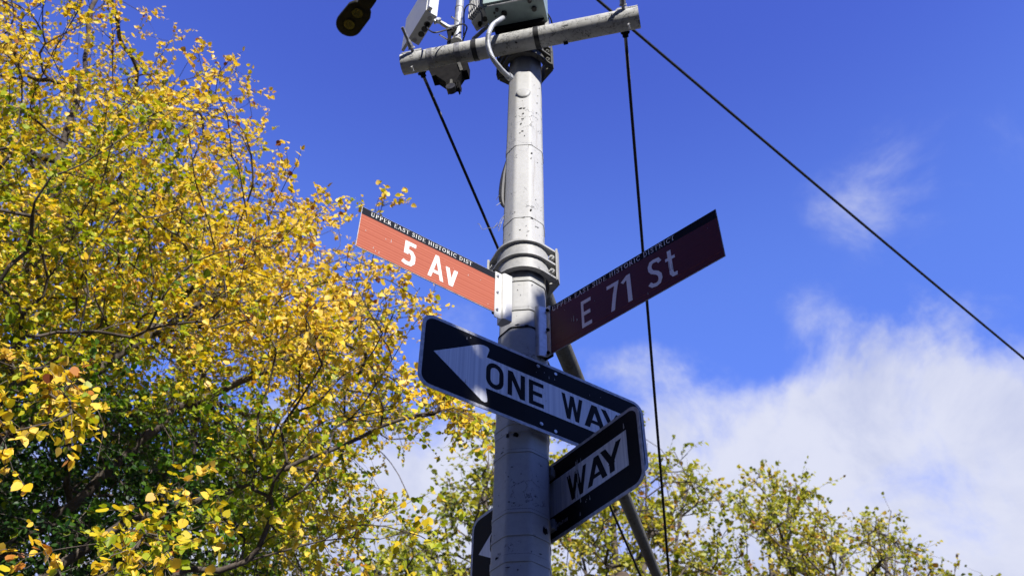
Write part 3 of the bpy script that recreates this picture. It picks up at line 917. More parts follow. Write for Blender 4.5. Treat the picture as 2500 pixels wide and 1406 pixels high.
def gothic(ch, w):
    """plain road-sign capitals: returns (polygons, advance width)"""
    h = w / 2
    if ch == "O":
        W_ = .68; r = W_ / 2 - h
        return stroke(arc(W_ / 2, 1 - r - h, r, r, 0, 180, 12) + arc(W_ / 2, r + h, r, r, 180, 360, 12), w, True), W_
    if ch == "N":
        W_ = .67
        return stroke([(h, 0), (h, 1)], w) + stroke([(W_ - h, 0), (W_ - h, 1)], w) + stroke([(h * 1.05, 1), (W_ - h * 1.05, 0)], w * 1.05, ext=.3), W_
    if ch == "E":
        W_ = .58
        return stroke([(h, 0), (h, 1)], w) + stroke([(w, 1 - h), (W_, 1 - h)], w * .94) + stroke([(w, .5), (W_ * .9, .5)], w * .94) + stroke([(w, h), (W_, h)], w * .94), W_
    if ch == "W":
        W_ = .90; a, b_, c, d = h, W_ * .30, W_ * .5, W_ * .70
        o = []
        for x0, y0, x1, y1 in ((a, 1, b_, 0), (b_, 0, c, 1), (c, 1, d, 0), (d, 0, W_ - h, 1)): o += stroke([(x0, y0), (x1, y1)], w * .98, ext=.3)
        return o, W_
    if ch == "A":
        W_ = .72
        return stroke([(h, 0), (W_ / 2, 1)], w, ext=.3) + stroke([(W_ - h, 0), (W_ / 2, 1)], w, ext=.3) + stroke([(W_ * .2, .28), (W_ * .8, .28)], w * .85), W_
    if ch == "Y":
        W_ = .72
        return stroke([(W_ / 2, 0), (W_ / 2, .45)], w) + stroke([(W_ / 2, .36), (h, 1)], w, ext=.25, lim=(.30, 1)) + stroke([(W_ / 2, .36), (W_ - h, 1)], w, ext=.25, lim=(.30, 1)), W_
    if ch == "5":
        W_ = .42
        pts = [(h, .52)] + [(h + .02, .545)] + arc(W_ / 2 - .01, .34, W_ / 2 - h + .01, .27, 105, -90, 12)[0:] + [(.07, h * .95), (0.0, .12)]
        return stroke([(W_ * .98, 1 - h), (.04, 1 - h)], w) + stroke([(.045 + h * .7, 1), (.035 + h * .7, .46)], w) + stroke([(.03 + h * .7, .54), (.16, .61), (.27, .58), (W_ - h, .47), (W_ - h + .01, .33), (W_ - h, .20), (.26, h + .01), (.12, h), (-.01, h + .05)], w), W_
    if ch == "v":
        W_ = .44
        return stroke([(h, .73), (W_ / 2, 0)], w, ext=.3, lim=(0, .73)) + stroke([(W_ - h, .73), (W_ / 2, 0)], w, ext=.3, lim=(0, .73)), W_
    if ch == "7":
        W_ = .40
        return stroke([(0, 1 - h), (W_, 1 - h)], w) + stroke([(W_ - h, 1 - w * .6), (W_ * .62, .55), (W_ * .38, 0)], w, ext=.1), W_
    if ch == "1":
        W_ = .26
        return stroke([(W_ - h, 0), (W_ - h, 1)], w) + stroke([(0, .80), (W_ - h, .96)], w * .9), W_
    if ch == "S":
        W_ = .42
        return stroke([(W_ - .01, .80), (W_ - .07, 1 - h - .02), (W_ / 2, 1 - h), (.12, .92), (h, .80), (h + .005, .68), (.13, .57), (.28, .46), (W_ - h, .34), (W_ - h + .005, .21), (.31, .09), (W_ / 2, h), (.09, .09), (0.0, .20)], w), W_
    if ch == "t":
        W_ = .30
        return stroke([(.12, 1.0), (.12, .16), (.17, h + .01), (W_, h)], w) + stroke([(-.03, .70), (W_ - .01, .70)], w * .85), W_
    if ch == "e1":
        return gothic("E", w)
    return [], .3


def serif(ch):
    T, t_, s, L_ = .11, .042, .042, .11
    V = lambda x, a=0, b=1, w_=T: stroke([(x, a), (x, b)], w_)
    S = lambda x, y, l=L_: stroke([(x - l, y), (x + l, y)], s)
    lo, hi = s / 2, 1 - s / 2
    if ch == "U": return V(.16, .3, 1) + stroke([(.16, .32), (.20, .12), (.38, .03), (.56, .12), (.60, .32)], .11) + V(.60, .3, 1, t_ * 1.4) + S(.16, hi) + S(.60, hi), .80
    if ch == "P": return V(.18) + stroke([(.18, hi), (.42, hi), (.56, .88), (.56, .64), (.42, .50), (.18, .50)], .09) + S(.18, lo, .16) + S(.12, hi, .10), .68
    if ch == "R": return V(.18) + stroke([(.18, hi), (.42, hi), (.54, .88), (.54, .66), (.42, .52), (.18, .52)], .09) + stroke([(.38, .52), (.64, 0)], .14, ext=.1) + S(.18, lo, .15) + S(.66, lo, .09) + S(.12, hi, .10), .78
    if ch == "E": return V(.18) + stroke([(.10, hi), (.58, hi)], s) + stroke([(.10, lo), (.62, lo)], s) + stroke([(.2, .52), (.45, .52)], s) + V(.57, .82, 1, s) + V(.61, 0, .2, s) + V(.45, .42, .62, s), .68
    if ch == "A": return stroke([(.08, 0), (.38, 1)], t_ * 1.3, ext=.1) + stroke([(.66, 0), (.36, 1)], T, ext=.1) + stroke([(.2, .34), (.56, .34)], s) + S(.10, lo, .10) + S(.64, lo, .12), .78
    if ch == "S": return stroke([(.50, .74), (.47, .90), (.30, hi), (.14, .86), (.13, .70), (.24, .58), (.42, .44), (.50, .28), (.44, .10), (.28, lo), (.12, .10), (.08, .28)], .10) + V(.50, .72, 1, s) + V(.08, 0, .3, s), .60
    if ch == "T": return V(.34) + stroke([(.04, hi), (.64, hi)], s) + S(.34, lo, .15) + V(.05, .78, 1, s) + V(.63, .78, 1, s), .70
    if ch == "I": return V(.18) + S(.18, lo, .14) + S(.18, hi, .14), .38
    if ch == "D": return V(.18) + stroke([(.08, hi), (.36, hi), (.56, .86), (.66, .62), (.66, .38), (.56, .14), (.36, lo), (.08, lo)], .09), .80
    if ch == "H": return V(.18) + V(.62) + stroke([(.18, .52), (.62, .52)], s) + S(.18, lo) + S(.18, hi) + S(.62, lo) + S(.62, hi), .80
    if ch == "O": return stroke(arc(.40, .5, .31, .45, 0, 345, 16), .11, True, lim=(-.02, 1.02)), .82
    if ch == "C": return stroke(arc(.42, .5, .32, .45, 42, 318, 14), .10, lim=(-.02, 1.02)) + V(.66, .70, .98, s), .74
    if ch == "N": return V(.16, w_=t_) + V(.62, w_=t_) + stroke([(.16, 1), (.62, 0)], T, ext=.1) + S(.14, lo, .1) + S(.62, hi, .1), .78
    return [], .34


class Sign:
    def __init__(s, x, y, z, yaw, W, H, k=1.0):
        s.T = A([x, y, z]) * k + CAMP; s.W, s.H = W, H; s.q = 1.0
        s.d = A([math.cos(yaw), math.sin(yaw), 0]); s.n = A([math.sin(yaw), -math.cos(yaw), 0])

    def p(s, u, v, o=0.0): return s.T + s.d * u * s.q - Z * v * s.q + s.n * o

    def uvf(s, co):
        q = A(co) - s.T; return (float(q @ s.d) + 1.0, float(-q[2]) + 1.0)

    def poly(s, name, pts, o, t, mat, parent):
        return MB().prism([s.p(u, v, o) for u, v in pts][::-1], s.n * t).build(name, M[mat], parent, uvf=s.uvf)

    def flat(s, polys, o, name, mat, parent, th=.0004):
        b = MB()
        for i, q in enumerate(polys): b.prism([s.p(u, v, o) for u, v in q][::-1], s.n * (th + .000035 * (i % 9)))
        r_ = b.build(name, M[mat], parent, uvf=s.uvf)
        if name in ("splashes", "small_lettering"): r_["kind"] = "stuff"
        return r_

    def text(s, letters, o, name, mat, parent, vtop, cap_h):
        """letters: (polygons, u0, width scale)"""
        for polys, u0, sx in letters:
            s.flat([[(u0 + x * sx, vtop + cap_h * (1 - y)) for x, y in q] for q in polys], o, "letter", mat, parent)

    def serif_line(s, txt, u0, u1, vtop, ch_, o, mat, parent, slope=0.0, name="district_lettering"):
        adv = [serif(c)[1] + .10 for c in txt]; k = (u1 - u0) / sum(adv); x = u0; P = []
        for c, a in zip(txt, adv):
            pl_, w_ = serif(c)
            if pl_: s.flat([[(x + X * k, vtop + ch_ * (1 - Y)) for X, Y in q] for q in pl_], o, "letter", mat, parent, .0002)
            x += a * k


def rrect(u0, v0, u1, v1, r, k=7):
    out = []
    for cu, cv, a in ((u1 - r, v0 + r, -90), (u1 - r, v1 - r, 0), (u0 + r, v1 - r, 90), (u0 + r, v0 + r, 180)):
        for i in range(k + 1):
            t = math.radians(a + 90 * i / k); out.append((cu + r * math.cos(t), cv + r * math.sin(t)))
    return out


def drip(u, v, l, w_=.002): return [(u - w_ * .3, v), (u + w_ * .4, v + l * .05), (u + w_ * .5, v + l * .6), (u + w_ * .9, v + l * .9), (u, v + l), (u - w_ * .8, v + l * .92), (u - w_ * .4, v + l * .5)]


# --- 5 Av
av = Sign(-.594, 2.552, 3.011, .595, .636, .2286, .925)
av.q = .925
s5 = empty("street_name_sign", tuple(av.p(.636, .2286)), "sunlit terracotta street name sign reading 5 Av, pointing left from the pole", "street sign", "historic district street name signs")
av.poly("panel", [(0, 0), (.65, 0), (.65, .2286), (0, .2286)], -.003, .003, "alu", s5)
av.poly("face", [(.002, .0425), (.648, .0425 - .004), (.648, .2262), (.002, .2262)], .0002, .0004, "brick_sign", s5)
av.poly("top_band", [(.002, .0015), (.648, .0015), (.648, .0385), (.002, .0425)], .0002, .0004, "navy", s5)
w_ = .17
av.text([(gothic("5", .155)[0], .2005, .128), (gothic("A", .155)[0], .3150, .1005), (gothic("v", .135)[0], .3935, .132)], .0008, "lettering", "letters", s5, .0695, .1325)
av.serif_line("UPPER EAST SIDE HISTORIC DIST", .0405, .519, .0088, .0212, .0008, "letters", s5)
dr = [drip(.142, .105, .018), drip(.118, .115, .006), drip(.072, .192, .010), drip(.098, .20, .014), drip(.083, .205, .006), drip(.50, .09, .008), drip(.56, .085, .004), drip(.35, .212, .003), drip(.60, .2, .006), drip(.03, .12, .006), drip(.045, .015, .003)]
av.flat(dr, .001, "splashes", "drip", s5)
# bracket
MB().prism([av.p(.630, -.003, .004), av.p(.660, -.003, .004), av.p(.666, -.003, .013), av.p(.674, -.003, .016), av.p(.706, -.003, .016), av.p(.706, -.003, .002), av.p(.690, -.003, -.030), av.p(.668, -.003, -.030), av.p(.664, -.003, .0008), av.p(.630, -.003, .0008)], -Z * .240).build("bracket", M["white"], s5)
MB().prism([av.p(.628, .23, -.012), av.p(.70, .23, -.012), av.p(.70, .23, -.004), av.p(.628, .23, -.004)], Z * .236).build("back_bracket", M["darkiron"], s5)
for v in (.020, .115, .213):
    MB().hexbolt(av.p(.6415, v, .004), av.n, .0062, .005).build("bolt", M["steel"], s5)
# its two bright straps round the pole
for py in (681, 752):
    o = oct_band(hpole(py), .019, .004).build("strap", M["clamp"], s5, True, angle=25)
    oct_band(hpole(py) - .0108, .002, .001).build("seam", M["darkiron"], o, True, angle=25)

# --- E 71 St
e7 = Sign(.135, 2.642, 2.552, -.73, .7635, .240, 1.05)
s7 = empty("street_name_sign", tuple(e7.p(0, .24)), "shade-darkened brown street name sign reading E 71 St, pointing right from the pole", "street sign", "historic district street name signs")
e7.poly("panel", [(-.01, 0), (.7635, 0), (.7635, .240), (-.01, .240)], -.003, .003, "alu", s7)
e7.poly("face", [(-.008, .0195), (.7615, .046), (.7615, .2385), (-.008, .2385)], .0002, .0004, "brick_sign_shaded", s7)
e7.poly("top_band", [(-.008, .0015), (.7615, .0015), (.7615, .046), (-.008, .0195)], .0002, .0004, "navy", s7)
w_ = .125
M["letters_thin"] = sheeting("bright_street_lettering", (0.86, 0.87, 0.90), (0.70, 0.72, 0.78), axis=1, freq=60, amount=0.4, rough=0.5)
e7.text([(gothic("E", .14)[0], .1570, .079), (gothic("7", w_)[0], .2780, .132), (gothic("1", w_)[0], .3470, .145), (gothic("S", w_)[0], .4620, .128), (gothic("t", w_)[0], .5400, .128)], .0008, "lettering", "letters_thin", s7, .0690, .1345)
e7.serif_line("UPPER EAST SIDE HISTORIC DISTRICT", .0185, .590, .0075, .0235, .0008, "letters_thin", s7)
e7.flat([[(.0, .2105), (.75, .2105), (.75, .2116), (.0, .2116)]], .0008, "film_seam", "brick_sign", s7, .0002)
e7.flat([drip(.12, .115, .03, .003), drip(.135, .14, .012, .004), drip(.11, .12, .02, .001), drip(.55, .12, .05, .0025), drip(.56, .14, .03, .002), drip(.22, .10, .004), drip(.72, .07, .003), drip(.08, .06, .002), drip(.065, .16, .002), drip(.45, .208, .012, .002)], .001, "splashes", "drip", s7)
prof = [(.010, .004), (-.008, .004), (-.014, .010), (-.020, .024), (-.030, .033), (-.044, .036), (-.058, .030), (-.064, .018), (-.066, .0)]
pin = [(-.060, .0), (-.058, .015), (-.052, .025), (-.042, .030), (-.032, .027), (-.024, .020), (-.018, .006), (-.010, .0008), (.010, .0008)]
bk = MB().prism([e7.p(u, -.006, o) for u, o in prof + pin], -Z * .252).build("bracket", M["steel"], s7, True, angle=40)
MB().prism([e7.p(.008, .243, -.014), e7.p(-.05, .243, -.014), e7.p(-.05, .243, -.004), e7.p(.008, .243, -.004)], Z * .246).build("back_bracket", M["darkiron"], s7)
for v in (.006, .107, .222):
    MB().hexbolt(e7.p(-.001, v + .01, .004), e7.n, .0068, .006).build("bolt", M["darkiron"], s7)
oct_band(hpole(868), .020, .005).build("strap", M["clamp"], s7, True, angle=25)


def one_way(S, k, root, top, bot, letters, tip_v, mount, sheet_s=1.0, text=None, small=False):
    S.poly("panel", rrect(0, 0, S.W, S.H, .045 * k), -.0028, .0028, "alu", root)
    S.poly("black_field", rrect(.0125 * k, .0125 * k, S.W - .0125 * k, S.H - .0125 * k, .036 * k), .0002, .0003, "black_film", root)
    head_t, head_b = .038 * k, S.H - .027 * k
    hb = .245 * k
    pts = [(.049 * k, tip_v), (hb - .030 * k, head_t + .006 * k)]
    # rounded upper barb, notch, strip, notch, rounded lower barb
    pts += [(hb - .012 * k, head_t), (hb + .004 * k, head_t + .001 * k), (hb + .0115 * k, head_t + .006 * k), (hb + .012 * k, head_t + .014 * k), (hb + .003 * k, top)]
    pts += [(S.W - .065 * k, top), (S.W - .065 * k, bot), (hb + .003 * k, bot)]
    pts += [(hb + .011 * k, head_b - .014 * k), (hb + .0105 * k, head_b - .006 * k), (hb + .002 * k, head_b), (hb - .010 * k, head_b - .002 * k)]
    b1 = [pts[i] for i in (0, 1, 2, 3, 4, 5, 6)] + [(hb + .003 * k, bot)] + pts[10:]
    b2 = [(hb + .003 * k, top), (S.W - .065 * k, top), (S.W - .065 * k, bot), (hb + .003 * k, bot)]
    S.flat([pts], .0006, "arrow", "white_film", root, .0003)
    for ch, u0, u1, vt, vb, wt in letters:
        pl_, w0 = gothic(ch, wt)
        sx = (u1 - u0) / w0
        S.flat([[(u0 + x * sx, vt + (vb - vt) * (1 - y)) for x, y in q] for q in pl_], .0011, "letter", "black_film", root, .0002)


# --- ONE WAY, front of the pole
ow = Sign(-.293, 2.395, 2.293, .559, .951, .317, 1.04)
so = empty("one_way_sign", tuple(ow.p(.475, .317)), "ONE WAY sign with left arrow, fixed across the front of the pole", "one way sign", "one way signs on the pole")
LT = [("O", .2575, .3285, .1035, .2155, .17), ("N", .3455, .4170, .1055, .2140, .17), ("E", .4330, .4955, .1065, .2150, .17), ("W", .5730, .6655, .1045, .2130, .15), ("A", .6700, .7650, .1045, .2120, .17), ("Y", .7480, .8400, .1045, .2120, .17)]
one_way(ow, 1.04, so, .0895, .2260, LT, .1582, .0)
for u, v in ((.473, .029), (.484, .2845)):
    MB().hexbolt(ow.p(u, v, .0), ow.n, .0075, .003).build("bolt", M["steel"], so)
for u, v in ((.5504, .0302), (.5436, .2918)):
    MB().cyl(ow.p(u, v, .0), ow.p(u, v, .0016), .007, .0065, 12).build("screw_hole", M["steel"], so)
ow.flat([drip(.175, .035, .012), drip(.19, .028, .006, .004), drip(.178, .225, .016, .004), drip(.52, .055, .012), drip(.50, .045, .004), drip(.465, .06, .003), drip(.50, .14, .006), drip(.505, .17, .008), drip(.70, .06, .008, .001), drip(.545, .055, .008), drip(.75, .20, .004), drip(.75, .05, .003)], .0014, "splashes", "drip", so)
for v in (.055, .265):
    q = ow.p(.478, v, -.003)
    MB().box(q - ow.n * .022, ow.d, ow.n, Z, .05, .044, .03).build("bracket", M["clamp"], so)
    oct_band(q[2] - EYE, .019, .004).build("strap", M["clamp"], so, True, angle=25)

# --- ONE WAY behind the pole
wy = Sign(-.139, 3.262, 2.032, -.924, .9125, .3048)
sw = empty("one_way_sign", tuple(wy.p(.456, .3048)), "shaded one way sign behind the pole, only WAY and its arrow tip showing", "one way sign", "one way signs on the pole")
LT = [("O", .1180, .2000, .0975, .1990, .15), ("N", .2450, .3200, .0975, .1990, .17), ("E", .3500, .4200, .0975, .1990, .17), ("W", .5500, .6500, .0965, .1985, .15), ("A", .6520, .7480, .0955, .1960, .17), ("Y", .7220, .8220, .0935, .1965, .17)]
LT = [("O", .118, .20, .125, .23, .17)][:0] + LT
one_way(wy, 1.0, sw, .0750, .2110, LT, .1592, .0)
adv = .0079; tx = "DEPARTMENT OF TRANSPORTATION"; P = []; x = .5495 - adv * len(tx)
for c_ in tx:
    gl = {"D": [[(.1, 0), (.1, 1)], [(.1, 1), (.5, .85), (.6, .5), (.5, .15), (.1, 0)]], "E": [[(.6, 1), (.1, 1), (.1, 0), (.6, 0)], [(.1, .5), (.5, .5)]], "P": [[(.1, 0), (.1, 1), (.6, .9), (.6, .55), (.1, .45)]],
          "A": [[(.0, 0), (.35, 1), (.7, 0)], [(.15, .35), (.55, .35)]], "R": [[(.1, 0), (.1, 1), (.6, .9), (.6, .55), (.1, .45)], [(.35, .48), (.65, 0)]], "T": [[(.0, 1), (.7, 1)], [(.35, 1), (.35, 0)]],
          "M": [[(.1, 0), (.1, 1), (.4, .3), (.7, 1), (.7, 0)]], "N": [[(.1, 0), (.1, 1), (.6, 0), (.6, 1)]], "O": [[(.35, 1), (.08, .7), (.08, .3), (.35, 0), (.62, .3), (.62, .7), (.35, 1)]], "F": [[(.6, 1), (.1, 1), (.1, 0)], [(.1, .5), (.5, .5)]],
          "S": [[(.6, .85), (.3, 1), (.1, .8), (.15, .6), (.55, .4), (.6, .2), (.35, 0), (.08, .15)]], "I": [[(.35, 0), (.35, 1)]]}.get(c_, [])
    for g_ in gl:
        for q in stroke(g_, .13, lim=(-.1, 1.1)): P.append([(x + X * .0078, .2495 + .0115 * (1 - Y)) for X, Y in q])
    x += adv
wy.flat(P, .0007, "small_lettering", "white_film", sw, .0002)
wy.flat([drip(.607, .055, .10, .003), drip(.60, .06, .05, .005), drip(.625, .06, .02, .002), drip(.56, .08, .03, .002), drip(.53, .10, .05, .002), drip(.84, .045, .022, .004), drip(.615, .20, .03, .003), drip(.66, .225, .018), drip(.64, .235, .006, .002), drip(.645, .23, .003), drip(.61, .262, .014, .003), drip(.60, .155, .05, .0025), drip(.59, .17, .04, .002)], .0014, "splashes", "drip", sw)
for v in (.05, .255):
    q = wy.p(.44, v, .0)
    MB().box(q + wy.n * .008, wy.d, wy.n, Z, .10, .016, .03).build("bracket", M["clamp"], sw)
    MB().box(wy.p(.472, v, .018), wy.d, wy.n, Z, .05, .010, .035).build("bracket", M["steel"], sw)
oct_band(hpole(1303), .012, .0025).build("strap", M["pole"], sw, True, angle=25)

# ------------------------------------------------------------------ trees
LEAF = A([(0, 0, 0), (.36, .10, .06), (.49, .38, .10), (.36, .70, .06), (.02, 1.04, -.06), (-.36, .70, .06), (-.49, .38, .10), (-.36, .10, .06)])
LEAFF = A([(0, 1, 2, 3, 4), (0, 4, 5, 6, 7)])


def rand_unit(n_): v = RNG.normal(size=(n_, 3)); return v / np.linalg.norm(v, axis=1)[:, None]


def leaf_frames(d, droop=.5, up=1.0):
    """leaf axis and normal: hang outward and down, face mostly upward"""
    n_ = len(d)
    ax = d * .6 + rand_unit(n_) * .75 - Z * droop * RNG.random((n_, 1)); ax /= np.linalg.norm(ax, axis=1)[:, None]
    nn = rand_unit(n_) * .80 + (Z * .45 + SUN * .75) * up; nn -= ax * np.sum(nn * ax, 1)[:, None]; nn /= np.linalg.norm(nn, axis=1)[:, None]
    return ax, nn


def leaf_mesh(name, P, ax, nn, size, tint, mat):
    n_ = len(P); sd = np.cross(ax, nn)
    wj = RNG.uniform(.8, 1.15, n_)[:, None, None]; fold = RNG.uniform(-.5, 2.6, n_)[:, None, None]
    V = P[:, None, :] + size[:, None, None] * (sd[:, None, :] * LEAF[None, :, :1] * wj + ax[:, None, :] * LEAF[None, :, 1:2] + nn[:, None, :] * LEAF[None, :, 2:] * fold)
    V = V.reshape(-1, 3)
    F = (LEAFF[None] + 8 * np.arange(n_)[:, None, None]).reshape(-1)
    me = bpy.data.meshes.new(name)
    me.vertices.add(len(V)); me.vertices.foreach_set("co", V.astype(np.float32).ravel())
    me.loops.add(len(F)); me.loops.foreach_set("vertex_index", F.astype(np.int32))
    me.polygons.add(n_ * 2); me.polygons.foreach_set("loop_start", np.arange(0, n_ * 10, 5, dtype=np.int32))
    at = me.attributes.new("tint", "FLOAT", "POINT"); at.data.foreach_set("value", np.repeat(tint, 8).astype(np.float32))
    me.update(calc_edges=True)
    me.materials.append(mat)
    return me


def tube_mesh(name, P0, P1, R0, R1, mat, n_=5):
    d = P1 - P0; l = np.linalg.norm(d, axis=1); ok = l > 1e-5; P0, P1, R0, R1, d = P0[ok], P1[ok], R0[ok], R1[ok], d[ok] / l[ok][:, None]
    ref = np.where(np.abs(d[:, 2:]) < .9, Z[None], RT0[None]); a = np.cross(d, ref); a /= np.linalg.norm(a, axis=1)[:, None]; b = np.cross(d, a)
    t = 2 * np.pi * np.arange(n_) / n_
    ring = a[:, None] * np.cos(t)[None, :, None] + b[:, None] * np.sin(t)[None, :, None]
    V = np.concatenate([(P0 - d * R0[:, None] * .35)[:, None] + ring * R0[:, None, None], (P1 + d * R1[:, None] * .35)[:, None] + ring * R1[:, None, None]], 1).reshape(-1, 3)
    k = np.arange(n_); base = np.stack([k, (k + 1) % n_, n_ + (k + 1) % n_, n_ + k], 1)
    F = (base[None] + 2 * n_ * np.arange(len(P0))[:, None, None]).reshape(-1)
    me = bpy.data.meshes.new(name)
    me.vertices.add(len(V)); me.vertices.foreach_set("co", V.astype(np.float32).ravel())
    me.loops.add(len(F)); me.loops.foreach_set("vertex_index", F.astype(np.int32))
    me.polygons.add(len(F) // 4); me.polygons.foreach_set("loop_start", np.arange(0, len(F), 4, dtype=np.int32))
    me.polygons.foreach_set("use_smooth", np.ones(len(F) // 4, bool))
    me.update(calc_edges=True); me.materials.append(mat)
    return me


def link(name, me, parent, kind=None):
    o = bpy.data.objects.new(name, me); COL.objects.link(o); o.parent = parent; o.location = -WLOC[parent]; WLOC[o] = Vector((0, 0, 0))
    if kind: o["kind"] = kind
    return o


def grow(limbs, targets, step, rtip, expo=.45, curve=.25):
    """limbs: list of polylines (first starts at the ground, the others start on an earlier one); targets: twig clusters.
    Returns nodes, parents, radius, and the node index and direction of every target."""
    pos = []; par = []
    for L_ in limbs:
        prev = -1
        if pos:
            dd_ = np.linalg.norm(A(pos) - L_[0], axis=1); prev = int(dd_.argmin())
        for i, q in enumerate(L_):
            if i == 0 and prev >= 0: continue
            if prev >= 0:
                a = A(pos[prev]); k = max(1, int(np.ceil(np.linalg.norm(q - a) / step)))
                for j in range(1, k + 1):
                    pos.append(a + (q - a) * j / k + (RNG.normal(size=3) * step * .07 if j < k else 0)); par.append(prev if j == 1 else len(pos) - 2)
                prev = len(pos) - 1
            else:
                pos.append(A(q)); par.append(-1); prev = 0
    cap_ = len(pos) + len(targets) * 14 + 50
    PO = np.zeros((cap_, 3)); PO[:len(pos)] = A(pos); PA = np.full(cap_, -1); PA[:len(par)] = par; n_ = len(pos)
    DI = np.zeros((cap_, 3))
    for i in range(n_):
        DI[i] = (PO[i] - PO[PA[i]]) if PA[i] >= 0 else Z
    DI[:n_] /= np.maximum(np.linalg.norm(DI[:n_], axis=1), 1e-9)[:, None]
    n0 = n_
    ds = np.array([np.min(np.linalg.norm(PO[:n0] - t, axis=1)) for t in targets]); order = np.argsort(ds)
    tip = np.zeros(len(targets), int); tdir = np.zeros((len(targets), 3))
    minz = PO[:n0, 2].min() + 1.8
    for ti in order:
        t = targets[ti]; v = t - PO[:n_]; d_ = np.linalg.norm(v, axis=1) + 1e-6
        cs = np.sum(v * DI[:n_], 1) / d_
        cost = d_ * (1 + 1.15 * (1 - cs)) + (PO[:n_, 2] < minz) * 50
        i = int(cost.argmin()); dd_ = d_[i]
        k = int(min(13, max(1, np.ceil(dd_ / step)))); c_ = PO[i] + DI[i] * dd_ * curve
        a = PO[i].copy(); prev = i; lastd = DI[i]
        for j in range(1, k + 1):
            s_ = j / k
            q = (1 - s_) ** 2 * a + 2 * s_ * (1 - s_) * c_ + s_ * s_ * t
            if j < k: q = q + RNG.normal(size=3) * step * .04
            PO[n_] = q; PA[n_] = prev; e_ = q - PO[prev]; DI[n_] = e_ / (np.linalg.norm(e_) + 1e-9); prev = n_; n_ += 1
        tip[ti] = prev; tdir[ti] = DI[prev]
    PO, PA = PO[:n_], PA[:n_]
    cnt = np.zeros(n_); np.add.at(cnt, tip, 1.0)
    for i in range(n_ - 1, 0, -1): cnt[PA[i]] += cnt[i]
    R = rtip * np.maximum(cnt, .6) ** expo
    return PO, PA, R, tip, tdir


def inside(poly, x, y):
    poly = np.asarray(poly, float); r_ = np.zeros(len(x), bool); j = len(poly) - 1
    for i in range(len(poly)):
        xi, yi = poly[i]; xj, yj = poly[j]
        c_ = ((yi > y) != (yj > y)) & (x < (xj - xi) * (y - yi) / (yj - yi + 1e-12) + xi)
        r_ ^= c_; j = i
    return r_


def edge_dist(poly, x, y):
    poly = np.asarray(poly, float); best = np.full(len(x), 1e9)
    for i in range(len(poly)):
        a, b = poly[i - 1], poly[i]; d = b - a; t = np.clip(((x - a[0]) * d[0] + (y - a[1]) * d[1]) / (d @ d + 1e-9), 0, 1)
        best = np.minimum(best, np.hypot(x - a[0] - t * d[0], y - a[1] - t * d[1]))
    return best


